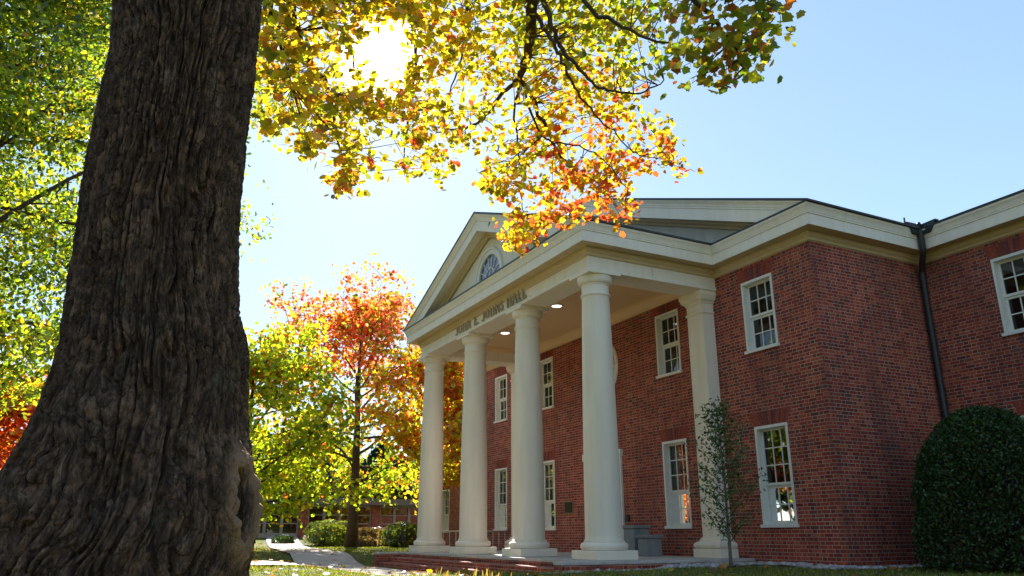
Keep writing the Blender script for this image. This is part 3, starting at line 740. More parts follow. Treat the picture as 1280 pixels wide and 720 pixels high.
e = empty('handrail', (-5.5, -1.2, .42), 'thin pale metal handrail at the far end of the portico', 'railing')
m = MB(); m.tube([(-5.5, -2.6, .95), (-5.5, -2.55, 1.10), (-5.5, -2.4, 1.12), (-5.5, -.05, 1.12)], .02, 8); m.tube([(-5.5, -2.4, .62), (-5.5, -.05, .62)], .014, 6); m.build('rail', M['rail'], e, True)
for y in np.linspace(-2.4, -.1, 12):
    m = MB(); m.tube([(-5.5, y, .40), (-5.5, y, 1.11)], .009 if 0 else .011, 6); m.build('baluster', M['rail'], e, True)

# ------------------------------------------------------------------ vegetation helpers
MAPLE = np.array([(0, -.46), (.15, -.36), (.36, -.38), (.37, -.12), (.54, .06), (.36, .17), (.25, .33), (0, .56), (-.25, .33), (-.36, .17), (-.54, .06), (-.37, -.12), (-.36, -.38), (-.15, -.36)])
OVAL = np.array([(0, -.5), (.24, -.15), (.22, .2), (0, .5), (-.22, .2), (-.24, -.15)])
BLADE = np.array([(-.5, 0), (.5, 0), (.28, .6), (0, 1.0)])
def leaves(pos, size, shape, colors, name, mat, parent, seed=1, droop=0.0, fold=.25, flat=0.0):
    g = np.random.default_rng(seed); N = len(pos)
    n = g.normal(size=(N, 3)); n[:, 2] = np.abs(n[:, 2])*(1+flat) ; n /= np.linalg.norm(n, axis=1)[:, None]
    a = g.normal(size=(N, 3)); a[:, 2] -= droop; a -= n*(a*n).sum(1)[:, None]; a /= np.linalg.norm(a, axis=1)[:, None]
    b = np.cross(n, a); s = (size*(0.7+.6*g.random(N)))[:, None] if np.isscalar(size) else size[:, None]
    V = np.zeros((N, len(shape), 3)); w = .8+.4*g.random(N)
    for k, (u, v) in enumerate(shape):
        V[:, k] = pos + a*(-v)*s*-1 + b*(u*w)[:, None]*s + n*(abs(u)*fold*(g.random(N)-.3))[:, None]*s
    return raw_mesh(name, V, len(shape), mat, colors, parent)
def jitter(c, N, g, amt=.18):
    c = np.asarray(c, float); k = 1 + amt*g.normal(size=(N, 1)); h = 1 + .10*g.normal(size=(N, 3)); return np.clip(c*k*h, .004, .9)
PAL = {'lime': (.33, .40, .028), 'yellow': (.60, .41, .03), 'ygreen': (.37, .37, .025), 'green': (.15, .22, .022), 'dkgreen': (.05, .095, .018), 'olive': (.22, .21, .025),
       'orange': (.58, .20, .03), 'red': (.56, .085, .045), 'pink': (.66, .21, .16), 'rust': (.34, .11, .03), 'brown': (.22, .12, .04)}
def mixcol(names, weights, N, g):
    idx = g.choice(len(names), size=N, p=np.array(weights)/sum(weights)); base = np.array([PAL[n] for n in names])[idx]
    return np.clip(base*(1+.2*g.normal(size=(N, 1)))*(1+.08*g.normal(size=(N, 3))), .004, .9)

def skeleton(g, base, height, r0, crown_z0, spread, n_limb, up=.5, lean=(0, 0), taper=.25):
    """trunk, limbs and twigs; returns tubes [(pts, radii)] and twig points with their crown-relative height"""
    base = np.array(base, float); tubes = []; tips = []
    T = []; n = 10
    for i in range(n+1):
        t = i/n; T.append(base + np.array([lean[0]*t+.10*math.sin(3*t+base[0])*t, lean[1]*t+.10*math.cos(4*t+base[1])*t, height*.93*t]))
    R = [r0*(1.0-.86*(i/n)**.9) + (r0*.22*max(0, 1-i*1.3) if i < 1 else 0) for i in range(n+1)]
    tubes.append((T, R)); T = np.array(T)
    for k in range(n_limb):
        t = crown_z0 + (1-crown_z0)*((k+.5*g.random())/n_limb)**.9; t = min(t, .97)
        i = t*n; p = T[int(i)] + (T[min(int(i)+1, n)]-T[int(i)])*(i-int(i)); rt = r0*(1-.86*t**.9)
        az = k*2.4 + g.normal()*.4; hh = (t-crown_z0)/(1-crown_z0)
        L = spread*(math.sin(PI*min(1, .22+.75*hh))**.75)*(.75+.4*g.random())
        el = up*(.35+.9*hh) + .15*g.normal()
        d = np.array([math.cos(az)*math.cos(el), math.sin(az)*math.cos(el), math.sin(el)])
        pts = [p]; q = p.copy(); seg = 7
        for s in range(seg):
            d = d + .16*g.normal(size=3) + np.array([0, 0, .04]); d /= np.linalg.norm(d); q = q + d*L/seg; pts.append(q.copy())
        rl = min(rt*.45, .015+L*.010); tubes.append((pts, [max(.006, rl*(1-.85*s/seg)) for s in range(seg+1)]))
        for s in range(2, seg+1):
            for _ in range(2 if s < seg else 3):
                dd = d*.5 + g.normal(size=3)*np.array([.8, .8, .55]); dd /= np.linalg.norm(dd); l2 = L*(.16+.26*g.random())*(1.1-.4*s/seg)
                a = pts[s]; tw = [a, a+dd*l2*.5+g.normal(size=3)*.05*l2, a+dd*l2+g.normal(size=3)*.1*l2+np.array([0, 0, -.05*l2])]
                tubes.append((tw, [max(.005, rl*.35), .006, .003]))
                for u in (.35, .6, .8, 1.0):
                    c = tw[1]+(tw[2]-tw[1])*(u-.5)*2 if u > .5 else tw[0]+(tw[1]-tw[0])*u*2
                    tips.append((*c, hh))
    return tubes, np.array(tips)
def tree(name, base, label, group, height, r0, z0, spread, n_limb, nleaf, lsize, shape, colfun, seed, up=.5, lean=(0, 0), mat='leaf', clump=.35, keep=None, cat='tree'):
    g = np.random.default_rng(seed)
    e = empty(name, base, label, cat, group)
    tubes, tips = skeleton(g, base, height, r0, z0, spread, n_limb, up, lean)
    m = MB(); m.tube(tubes[0][0], tubes[0][1], 14); m.build('trunk', M['bark'], e, True)
    m = MB()
    for pts, rad in tubes[1:]: m.tube(pts, rad, 5, False)
    m.build('branches', M['bark'], e, True)
    if keep is not None: tips = tips[keep(tips)]
    per = max(1, nleaf//len(tips)); cs = clump*(.5+g.random(len(tips)))
    P = np.repeat(tips[:, :3], per, 0) + g.normal(size=(len(tips)*per, 3))*np.repeat(cs, per)[:, None]*np.array([1, 1, .62])
    H = np.repeat(tips[:, 3], per); ci = np.repeat(np.arange(len(tips)), per)
    C = colfun(P, H, ci, g)
    leaves(P, lsize, shape, C, 'crown', M[mat], e, seed, droop=.6)
    return e
def pick(g, ci, H, table):
    """colour by clump: table(h) -> (names, weights); each clump gets one main hue"""
    out = np.zeros((len(ci), 3)); u = np.unique(ci)
    first = np.searchsorted(ci, u)
    for k, f in zip(u, first):
        n, w = table(H[f], k); c = PAL[n[g.choice(len(n), p=np.array(w)/sum(w))]]; sel = slice(f, f+np.searchsorted(ci[f:], k+1)); out[sel] = c
    N = len(ci); alt = g.random(N) < .2
    n, w = table(.5, 0); out[alt] = mixcol(n, w, int(alt.sum()), g)
    return np.clip(out*(1+.22*g.normal(size=(N, 1)))*(1+.08*g.normal(size=(N, 3))), .004, .9)

# ------------------------------------------------------------------ foreground maple: trunk, limbs, leaves
TD = 5.0
tc = ray(215, 500); th = np.array([tc[0], tc[1], 0]); th /= np.linalg.norm(th); tr_ = np.array([-th[1], th[0], 0])*-1
base = np.array([CAM[0]+th[0]*TD, CAM[1]+th[1]*TD, 0.5])
maple = empty('maple_tree', base, 'huge old maple trunk with furrowed dark bark and autumn leaves hanging overhead', 'tree')
ledge = [(-60, 145), (0, 140), (60, 137), (95, 131), (105, 127), (150, 118), (220, 106), (290, 96), (350, 88), (400, 80), (460, 66), (510, 49), (560, 22), (590, 2), (640, -35), (720, -75), (790, -105)]
redge = [(-60, 330), (0, 325), (60, 321), (100, 318), (180, 307), (240, 300), (300, 296), (360, 295), (400, 297), (425, 304), (450, 309), (480, 308), (520, 309), (560, 315), (590, 321), (630, 324), (680, 321), (720, 312), (790, 320)]
def plane_pt(px, py):
    d = ray(px, py); k = TD/np.dot(d, th); return CAM + d*k
def edge_curve(tab):
    return np.array([[np.dot(plane_pt(x, y)-base, tr_), plane_pt(x, y)[2]] for y, x in tab])
EL, ER = edge_curve(ledge), edge_curve(redge)
def lookup(E_, z):
    o = np.argsort(E_[:, 1]); return np.interp(z, E_[o, 1], E_[o, 0])
def build_trunk():
    NU, NZ = 760, 1500
    z = np.linspace(.30, 7.4, NZ); xl, xr = lookup(EL, z), lookup(ER, z)
    k = np.ones(15)/15; xl = np.convolve(np.pad(xl, 7, 'edge'), k, 'valid'); xr = np.convolve(np.pad(xr, 7, 'edge'), k, 'valid')
    xc, rad = (xl+xr)/2, (xr-xl)/2*(1-.93*sstep(5.3, 7.4, z))
    # above the frame the bole keeps on upward, slightly tapering
    a = np.arange(NU)/NU*2*PI            # angle 0 faces the camera, +pi/2 = right
    A, Z = np.meshgrid(a, z); Rd = np.repeat(rad[:, None], NU, 1); XC = np.repeat(xc[:, None], NU, 1)
    low = np.clip((1.9-Z)/1.6, 0, 1)
    D = low**1.5*(.05*np.cos(3*A+.6)+.05*np.cos(5*A+2.0)) * .55 + .012*np.cos(2*A+Z)
    # furrowed bark
    U = A/(2*PI)*58; warp = .55*pnoise(A/(2*PI)*8, Z*1.6, 3, 8) + .25*pnoise(A/(2*PI)*24, Z*4, 4, 24)
    low2 = low[:, :]
    n1 = pnoise(U+warp*1.6*(1+low2*1.6), Z*1.0+warp*.8, 11, 58); n2 = pnoise(U*2+warp*2.6, Z*2.6, 12, 116); n3 = pnoise(U*3, Z*11, 13, 174); n4 = pnoise(U*7, Z*30, 14, 406)
    n5 = pnoise(U*1.0+warp, Z*6.5, 15, 58)
    ridge = 1-np.abs(n1)*2.0; r2 = 1-np.abs(n2)*2.0; 
    fur = -.050*sstep(.50, .88, ridge) - .018*sstep(.55, .88, r2)
    cross = -.014*sstep(.70, .92, 1-np.abs(n5)*2.4)
    D += fur + cross + .008*n3 + .0045*n4 + .014*pnoise(A/(2*PI)*10, Z*1.6, 21, 10) + low*.024*pnoise(A/(2*PI)*12, Z*3, 22, 12)
    def gb(a0, z0, sa, sz, amp): 
        da = (A-a0+PI) % (2*PI)-PI; return amp*np.exp(-(da/sa)**2-((Z-z0)/sz)**2)
    D += gb(-.1, 1.22, .16, .13, -.10) + gb(-.45, 1.62, .35, .14, .035) + gb(.42, 1.70, .3, .12, .03) + gb(.05, 1.72, .12, .1, -.05) + gb(-.2, 1.0, .1, .2, -.05) + gb(.5, 1.15, .25, .2, .03) + gb(-.75, 1.2, .2, .5, .05)
    # old pruning wound on the right: raised callus lip round a hollow
    da = ((A-1.0+PI) % (2*PI)-PI + (Z-1.145)*.12)/.185; dz = (Z-1.155)/.25
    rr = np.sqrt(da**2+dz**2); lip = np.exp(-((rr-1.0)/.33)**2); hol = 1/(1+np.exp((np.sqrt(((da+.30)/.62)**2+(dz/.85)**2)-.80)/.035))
    smooth_m = np.exp(-(np.clip(rr-.6, 0, 9)/.75)**2)
    D = D*(1-.65*smooth_m) + 0.046*lip*(1+.5*n3) - .46*hol + smooth_m*.006*n3
    RR_ = Rd + D*np.clip(Rd/.4, 0, 1)
    X = XC + RR_*np.sin(A); Yd = RR_*np.cos(A)*(.94)
    P = base[None, None, :]*np.array([1, 1, 0]) + X[..., None]*tr_ - Yd[..., None]*th
    P[..., 2] = Z
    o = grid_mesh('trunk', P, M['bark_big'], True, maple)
    me = o.data; ca = me.color_attributes.new('scar', 'FLOAT_COLOR', 'POINT'); c = np.ones((NZ*NU, 4), np.float32); s = np.clip(lip*1.3*(1-hol)-.15, 0, 1).ravel(); c[:, 0] = s; c[:, 1] = hol.ravel(); c[:, 2] = 0  # red tints the callus lip, green carries the painted hollow shade
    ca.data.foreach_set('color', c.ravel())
    t = M['bark_big'].node_tree; b = NB(t); p = [n for n in t.nodes if n.type == 'BSDF_PRINCIPLED'][0]; src = p.inputs['Base Color'].links[0].from_socket
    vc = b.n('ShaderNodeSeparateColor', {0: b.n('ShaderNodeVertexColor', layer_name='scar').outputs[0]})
    c1 = b.mix(b.m('MULTIPLY', vc.outputs[0], .9), src, (.30, .18, .105, 1))
    pos = b.n('ShaderNodeNewGeometry').outputs['Position']
    moss = b.n('ShaderNodeMapRange', {0: b.noise(pos, 4.5, 8, .7), 1: .58, 2: .70, 3: 0.0, 4: .55}).outputs[0]
    c1 = b.mix(moss, c1, (.085, .088, .055, 1))
    lich = b.n('ShaderNodeMapRange', {0: b.noise(pos, 15, 7, .75), 1: .68, 2: .72, 3: 0.0, 4: .6}).outputs[0]
    c1 = b.mix(lich, c1, (.30, .30, .26, 1))
    # the hollow's shade, put into the bark colour as near-black
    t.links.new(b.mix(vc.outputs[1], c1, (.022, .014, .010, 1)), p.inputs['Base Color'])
    return xc[-1], .4
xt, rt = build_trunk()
top = base*np.array([1, 1, 0]) + tr_*xt + np.array([0, 0, 5.5])

# limbs that reach out over the lawn and hang down (bearing x, bearing y, distance)
LIMBS = [
 ([(275, -420, 6.3), (330, -440, 6.8), (470, -360, 7.6), (600, -210, 8.6), (655, -60, 9.3), (664, 10, 9.7), (662, 60, 10.0), (650, 97, 10.2)], .19, .040),
 ([(650, 97, 10.2), (630, 116, 10.3), (608, 145, 10.3), (587, 159, 10.4), (565, 160, 10.5), (545, 166, 10.6)], .032, .008),
 ([(650, 97, 10.2), (670, 130, 10.1), (688, 172, 10.0), (704, 198, 10.0), (722, 215, 10.0), (748, 228, 10.1)], .032, .007),
 ([(650, 97, 10.2), (643, 140, 10.5), (648, 190, 10.7), (652, 240, 10.8), (655, 290, 10.9)], .020, .005),
 ([(652, 104, 10.2), (672, 160, 9.7), (690, 178, 9.6), (725, 182, 9.6), (760, 205, 9.6), (785, 235, 9.6)], .018, .005),
 ([(655, -60, 9.3), (690, 30, 9.2), (704, 62, 9.2), (728, 90, 9.2), (755, 110, 9.3), (800, 116, 9.4), (830, 100, 9.5)], .036, .007),
 ([(664, 10, 9.7), (688, 48, 9.5), (700, 68, 9.4), (712, 100, 9.3), (735, 132, 9.3), (765, 165, 9.4), (800, 195, 9.5)], .028, .006),
 ([(600, -210, 8.6), (690, -110, 8.2), (730, 0, 8.0), (790, 38, 7.9), (850, 62, 7.9)], .045, .008),
 ([(600, -210, 8.6), (760, -180, 7.4), (840, -40, 6.8), (880, 12, 6.6), (905, 40, 6.6), (930, 85, 6.6)], .045, .006),
 ([(760, -180, 7.4), (900, -120, 6.6), (945, -20, 6.4), (958, 40, 6.4)], .03, .006),
 ([(330, -440, 6.8), (345, -120, 8.0), (372, 40, 8.4), (385, 75, 8.5), (408, 110, 8.6), (420, 160, 8.7), (430, 215, 8.8)], .07, .006),
 ([(345, -120, 8.0), (338, 10, 8.0), (350, 55, 8.1), (365, 110, 8.2)], .03, .006),
 ([(330, -440, 6.8), (450, -160, 9.0), (500, -20, 9.8), (520, 60, 10.2), (510, 150, 10.5), (505, 200, 10.6)], .06, .006),
 ([(450, -160, 9.0), (560, -60, 9.6), (585, 20, 10.2), (575, 80, 10.5), (555, 130, 10.8)], .04, .006),
 ([(450, -160, 9.0), (430, 0, 9.2), (440, 70, 9.4), (455, 140, 9.6)], .03, .006)]
def catmull(P, n=6):
    P = [P[0]]+list(P)+[P[-1]]; o = []
    for i in range(1, len(P)-2):
        for k in range(n):
            t = k/n; a, b, c, d = P[i-1], P[i], P[i+1], P[i+2]
            o.append(.5*((2*b)+(-a+c)*t+(2*a-5*b+4*c-d)*t*t+(-a+3*b-3*c+d)*t**3))
    o.append(P[-2]); return o
skel = []; mlimb = MB(); first = True
for pts, ra, rb in LIMBS:
    W = [at(*p) for p in pts]
    if first: W = [top-np.array([0, 0, .5])] + W; first = False
    Wd = catmull([np.array(w) for w in W]); n = len(Wd)
    Wd = [w + (rng.normal(size=3)*.012 if 0 < i < n-1 else 0) for i, w in enumerate(Wd)]
    rad = [ra+(rb-ra)*(i/(n-1))**.8 for i in range(n)]
    mlimb.tube(Wd, rad, 9); skel.extend([(w, r) for w, r in zip(Wd, rad)])
# the two other main stems of the crown, mostly above the picture
for az, L in ((2.3, 4.5), (-2.2, 4.0), (.6, 3.5)):
    d = np.array([math.cos(az)*.45, math.sin(az)*.45, .9]); pts = [top + d*L*t + rng.normal(size=3)*.05 for t in np.linspace(-.05, 1, 8)]
    mlimb.tube(pts, [.22*(1-.8*t) for t in np.linspace(0, 1, 8)], 9)
SK = np.array([s[0] for s in skel])
# foliage: sprays of leaves inside the outline the hanging boughs fill
OUT = np.array([(318,-90),(318,120),(326,160),(345,152),(365,172),(398,205),(418,235),(440,238),(446,214),(470,212),(458,186),(478,160),(492,172),(500,214),(512,216),(530,200),(545,222),(566,216),(582,196),(600,214),(612,244),(632,275),(640,302),(658,330),(676,314),(668,292),(684,280),(702,272),(722,282),(738,290),(744,270),(760,258),(772,276),(792,266),(782,240),(774,216),(800,216),(812,206),(850,214),(862,206),(842,184),(846,160),(822,132),(818,112),(846,88),(862,104),(880,112),(896,84),(918,106),(940,124),(964,106),(952,88),(974,56),(984,18),(966,-6),(990,-90)], float)
def inside(px, py, poly):
    r = np.zeros(len(px), bool); n = len(poly)
    for i in range(n):
        (x0, y0), (x1, y1) = poly[i], poly[(i+1) % n]
        c = ((y0 > py) != (y1 > py)) & (px < (x1-x0)*(py-y0)/(y1-y0+1e-12)+x0); r ^= c
    return r
def project(P):
    d = P-CAM; zz = d@fw; return 640+FPX*(d@RT)/zz, 360-FPX*(d@UP)/zz
GAPS = [(478, 74, 40, 36), (640, 118, 22, 16), (585, 118, 30, 14), (600, 190, 20, 14), (675, 215, 14, 22), (725, 250, 18, 14), (665, 250, 10, 16), (565, 185, 12, 12), (460, 160, 16, 14), (822, 118, 12, 16), (700, 232, 10, 10), (640, 160, 9, 14), (330, 135, 10, 10), (388, 40, 12, 14), (810, 175, 12, 10)]
def maple_foliage():
    g = np.random.default_rng(21); C, K = [], []
    n = 5200; px = g.uniform(318, 990, n); py = g.uniform(-90, 332, n)
    ok = inside(px, py, OUT)
    nz = pnoise(px/34, py/34, 77); ok &= nz > -.42
    for (cx, cy, a, b) in GAPS: ok &= ((px-cx)/a)**2 + ((py-cy)/b)**2 > 1
    ok &= g.random(n) < np.where((px > 800) & (py < 125), .34, np.where(py < 60, .9, np.where(py > 200, .97, .78)))
    px, py = px[ok], py[ok]
    right = sstep(800, 850, px)*(1-sstep(95, 135, py)); dist = (8.2+2.2*sstep(420, 620, px)) + .9*g.normal(size=len(px))*(.6)
    dist = dist*(1-right) + right*(6.6+.25*g.normal(size=len(px)))
    W = CAM + np.array([ray(a, b) for a, b in zip(px, py)])*dist[:, None]
    return px, py, W, dist
fpx, fpy, fW, fdist = maple_foliage()
mtw = MB(); g = np.random.default_rng(5)
LP, LC, LS = [], [], []
for i in range(len(fW)):
    p = fW[i]; k = np.argmin(((SK-p)**2).sum(1)); s = SK[k]; v = p-s; L = np.linalg.norm(v)
    mid = s+v*.5+g.normal(size=3)*.08*L+np.array([0, 0, .05*L]); mx_, my_ = project(mid)
    if L > .08 and L < .95 and g.random() < .5 and not any(((mx_-cx)/a)**2 + ((my_-cy)/b)**2 < 1.1 for cx, cy, a, b in GAPS):
         mtw.tube([s, mid, p], [.006, .0045, .0025], 4, False)
    n = g.integers(4, 9) + (3 if fpy[i] > 215 else 0); q = p + g.normal(size=(n, 3))*np.array([.085, .085, .075])
    x, y = fpx[i], fpy[i]
    # hue follows the crown: reds at the low right tips, yellow in the middle, olive on the near right bough
    redness = float(sstep(150, 300, y)*.55 + sstep(620, 760, x)*sstep(60, 180, y)*.5 - .05)
    tipd = min(1, max(0, redness + .25*float(pnoise(np.array([x/45]), np.array([y/45]), 9)[0])*1.6))
    if x > 800 and y < 125: names, w = ('olive', 'green', 'ygreen', 'rust', 'yellow'), (4.5, 3.0, 1.6, .9 + 3.4*max(0, (y-60)/50), .5)
    elif x > 640 and y < 75: names, w = ('green', 'ygreen', 'olive', 'yellow'), (2.6, 3, 2, 1.2)
    else: names, w = ('yellow', 'ygreen', 'olive', 'orange', 'red'), (2.8*(1-.6*tipd), 2.2*(1-tipd)+.1, 2.0*(1-tipd)+.1, .5+3.2*tipd, .10+2.6*max(0, tipd-.2))
    LP.append(q); LC.append(mixcol(names, w, n, g)); LS.append(np.full(n, .092)*(.45+.75*g.random(n)))
mlimb.build('limb', M['bark'], maple, True)
mtw.build('twigs', M['bark'], maple, True)
LP, LC, LS = np.concatenate(LP), np.concatenate(LC), np.concatenate(LS)
leaves(LP, LS, MAPLE, LC, 'crown', M['leaf'], maple, 31, droop=.9, flat=.5)

# ------------------------------------------------------------------ trees beyond
def col_oak(P, H, ci, g):
    return pick(g, ci, H, lambda h, k: (('yellow', 'lime', 'green', 'dkgreen'), (.9, 3.0, 3.0, 2.2)))
oz = gz(-.2, -15.9)
tree('oak_tree', (-.2, -15.9, oz), 'tall yellow green tree with long drooping branches behind the big trunk', None, 15, .27, .22, 5.6, 56, 120000, .13, OVAL, col_oak, 41, up=.32, mat='leaf', clump=.42)
def col_t1(P, H, ci, g):
    def tab(h, k):
        if h > .50: return ('red', 'pink', 'orange', 'rust', 'olive'), (2.2, 2.8, 2, .7, 1.2)
        if h > .27: return ('orange', 'red', 'ygreen', 'green', 'olive', 'yellow'), (1.8, 1.3, 1.4, 1.2, 1.2, .8)
        return ('lime', 'yellow', 'green', 'orange'), (4.4, .9, 2.4, .2)
    return pick(g, ci, H, tab)
tree('autumn_tree', (-22.7, .05, gz(-22.7, .05)), 'tall open maple with red and orange top and yellow green lower boughs beside the path', 'autumn trees left of the portico', 12.4, .30, .17, 6.6, 36, 11500, .20, MAPLE, col_t1, 52, up=.55, mat='leaf_far', clump=.36)
def col_t2(P, H, ci, g):
    return pick(g, ci, H, lambda h, k: (('yellow', 'lime', 'orange', 'red', 'green'), (.8, 4.6, .1+2.4*max(0, h-.5), 1.6*max(0, h-.62), 2.0)))
tree('autumn_tree', (-16.5, -6.3, gz(-16.5, -6.3)), 'yellow green maple with orange top just right of the big trunk', 'autumn trees left of the portico', 8.4, .20, .10, 4.4, 32, 14500, .18, MAPLE, col_t2, 63, up=.5, mat='leaf_far', clump=.36)
def col_t3(P, H, ci, g):
    return pick(g, ci, H, lambda h, k: (('yellow', 'ygreen', 'orange', 'red'), (2.2, 2.2, .5+1.8*h, .2+1.6*h)))
tree('autumn_tree', (-13.6, .62, gz(-13.6, .62)), 'slender yellow and orange maple half hidden behind the far portico columns', 'autumn trees left of the portico', 8.6, .14, .32, 2.5, 20, 9000, .17, MAPLE, col_t3, 74, up=.55, mat='leaf_far', clump=.32)
def col_t4(P, H, ci, g):
    return pick(g, ci, H, lambda h, k: (('red', 'orange', 'rust', 'yellow'), (3, 2.6, 1, .4)))
tree('red_maple', (-13.5, -15.2, gz(-13.5, -15.2)), 'low orange red maple at the left edge behind the big trunk', 'autumn trees left of the portico', 5.2, .16, .25, 3.2, 20, 14000, .15, MAPLE, col_t4, 85, up=.4, clump=.36)
tree('autumn_tree', (-24.5, 7.5, gz(-24.5, 7.5)), 'yellow green tree behind the end of the hall, seen between the two far columns', 'autumn trees left of the portico', 10.5, .2, .12, 4.2, 26, 12000, .2, MAPLE, col_t3, 75, up=.45, mat='leaf_far', clump=.36)
# trees that stand left of the view, seen in the window glass
def col_t5(P, H, ci, g):
    return pick(g, ci, H, lambda h, k: (('yellow', 'orange', 'ygreen', 'green'), (3, 1.6, 2.2, 1)))
tree('lawn_maple', (-7.0, -20.5, gz(-7, -20.5)), 'golden maple on the lawn opposite the portico, mirrored in the windows', None, 9, .22, .2, 4.0, 22, 9000, .24, MAPLE, col_t5, 96, up=.5, clump=.4)
tree('lawn_maple', (-16, -27, gz(-16, -27)), 'broad green and yellow maple far across the lawn, mirrored in the windows', None, 11, .26, .2, 5.0, 24, 9000, .28, MAPLE, col_oak, 97, up=.5, clump=.45)
def evergreen(x, y, h, r, seed, label):
    g = np.random.default_rng(seed); z0 = gz(x, y); e = empty('evergreen_tree', (x, y, z0), label, 'tree', 'dark evergreens behind the low building')
    m = MB(); m.tube([(x, y, z0), (x, y, z0+h*.9)], [.22, .05], 10); m.build('trunk', M['bark'], e, True)
    N = 9000; t = g.random(N)**.8; a = g.uniform(0, 2*PI, N); lob = 1+.22*np.sin(a*5+t*9)+.15*np.sin(a*3-t*21); rr = r*(1-t)**.75*lob*(.55+.5*g.random(N)**.5)
    P = np.stack([x+rr*np.cos(a), y+rr*np.sin(a), z0+.4+t*(h-.4)], -1) + g.normal(size=(N, 3))*.12
    leaves(P, .34, OVAL, jitter((.022, .055, .03), N, g, .35), 'crown', M['leaf_dark'], e, seed, droop=.5)
evergreen(-46, 2.5, 9.0, 4.2, 1, 'broad dark evergreen behind the low building, nearest the big trunk')
evergreen(-47, 9.5, 7.5, 4.0, 2, 'dark evergreen behind the middle of the low building')
evergreen(-44, 16.5, 9.5, 4.2, 3, 'dark evergreen behind the low building close to the first column')
evergreen(-60, -8, 8.5, 4.5, 4, 'far dark evergreen left of the low building')
evergreen(-52, 24, 9.5, 4.6, 5, 'dark evergreen hidden mostly by the columns of the portico')

# trees added to darken the window reflections; they also close the horizon
def added_wood():
    g = np.random.default_rng(19); V, C = [], []; mt = MB()
    for k in range(92):
        a = -3.72 + 3.22*k/91 + g.normal()*.02; R_ = 62+g.random()*22; cx, cy = 2+math.cos(a)*R_, -2+math.sin(a)*R_
        h = (9+7*g.random())*(1 if a > -2.8 else .72); n = 620; d = g.normal(size=(n, 3)); d /= np.linalg.norm(d, axis=1)[:, None]; rr = (.55+.5*g.random(n))[:, None]
        V.append(np.array([cx, cy, .4+h*.55]) + d*rr*np.array([4.4, 4.4, h*.48])); hue = (('green', 'dkgreen', 'olive'), ('ygreen', 'green', 'yellow'), ('orange', 'rust', 'yellow'), ('dkgreen', 'green', 'dkgreen'))[g.integers(0, 4)]
        C.append(mixcol(hue, (2, 2, 1), n, g)*.8); mt.tube([(cx, cy, .3), (cx+.3, cy, h*.6)], [.3, .12], 7)
    o = leaves(np.concatenate(V), .95, MAPLE, np.concatenate(C), 'far_wood', M['leaf'], None, 19, droop=.4); o['kind'] = 'stuff'
    o = mt.build('far_wood_trunks', M['bark'], None, True); o['kind'] = 'stuff'
added_wood()

# ------------------------------------------------------------------ low building beyond the path
lowb = empty('low_building', (-36, 4, .86), 'long low single storey brick building with grey window walls behind the trees', 'building')
M['lowframe'] = simple_mat('grey_frame', (.30, .30, .29), .6, .12); M['lowbrick'] = brick_mat('far_brick')
y0, y1, bay, zf_, zt_ = -4.2, 20.0, 4.84, .8, 2.95
m = MB(); m.box(-44, -36.02, y0, y1, zf_-.3, zt_-.02); m.build('wall', M['dark'], lowb)
m = MB(); m.box(-44.6, -35.2, y0-.6, y1+.6, zt_, zt_+.42); m.build('roof', simple_mat('roof_fascia', (.16, .15, .13), .7), lowb)
nb = 5
for k in range(nb+1):
    y = y0+k*bay; m = MB(); m.box(-36.0, -35.75, y-.28, y+.28, zf_-.3, zt_-.001); m.build('pier', M['lowbrick'], lowb)
for k in range(nb):
    a = y0+k*bay+.285; b = y0+(k+1)*bay-.285; m = MB(); n = 4; w = (b-a)/n; x0, x1 = -35.98, -35.86
    m.box(x0, x1, a, b, zf_-.3, zf_+.36); m.box(x0, x1, a, b, zt_-.15, zt_-.002)
    for i in range(n+1): m.box(x0+.001, x1+.01, max(a, a+i*w-.09), min(b, a+i*w+.09), zf_+.361, zt_-.151)
    for z in (zf_+.95, zf_+1.5):
        for i in range(n): m.box(x0+.002, x1-.02, a+i*w+.091, a+(i+1)*w-.091, z-.03, z+.03)
    f = m.build('window_frame', M['lowframe'], lowb)
    m = MB(); m.face([(-35.93, a, zf_+.36), (-35.93, b, zf_+.36), (-35.93, b, zt_-.15), (-35.93, a, zt_-.15)]); m.build('pane', M['glass'], f)

# ------------------------------------------------------------------ shrubs, sapling, bush
def shrub(name, x, y, rx, ry, h, N, size, col, label, seed, mat='leaf_dark', group=None, boxy=0.0, cat='shrub', pw=2.0, zc=.45):
    g = np.random.default_rng(seed); z0 = gz(x, y); e = empty(name, (x, y, z0), label, cat, group)
    m = MB()
    for k in range(7):
        a = k*.9; m.tube([(x+.03*math.cos(a), y+.03*math.sin(a), z0), (x+rx*.45*math.cos(a), y+ry*.45*math.sin(a), z0+h*.55)], [.03, .012], 6)
    m.build('stem', M['bark'], e, True)
    d = g.normal(size=(N, 3)); d /= np.linalg.norm(d, axis=1)[:, None]
    if boxy: d = np.sign(d)*np.abs(d)**(1-boxy); d /= (np.abs(d)**4).sum(1)[:, None]**.25
    lob = 1+.07*np.sin(d[:, 0]*6+seed)+.06*np.sin(d[:, 1]*9+2)+.05*np.sin(d[:, 2]*11)
    sh = (1-.22*g.random(N)**1.6)*lob
    P = np.stack([x+rx*d[:, 0]*sh, y+ry*d[:, 1]*sh, z0+h*(zc+(1-zc)*d[:, 2]*sh)], -1)
    P[:, 2] = np.maximum(P[:, 2], z0+.03)
    leaves(P, size, OVAL, jitter(col, N, g, .35), 'foliage', M[mat], e, seed, droop=.2)
    return e
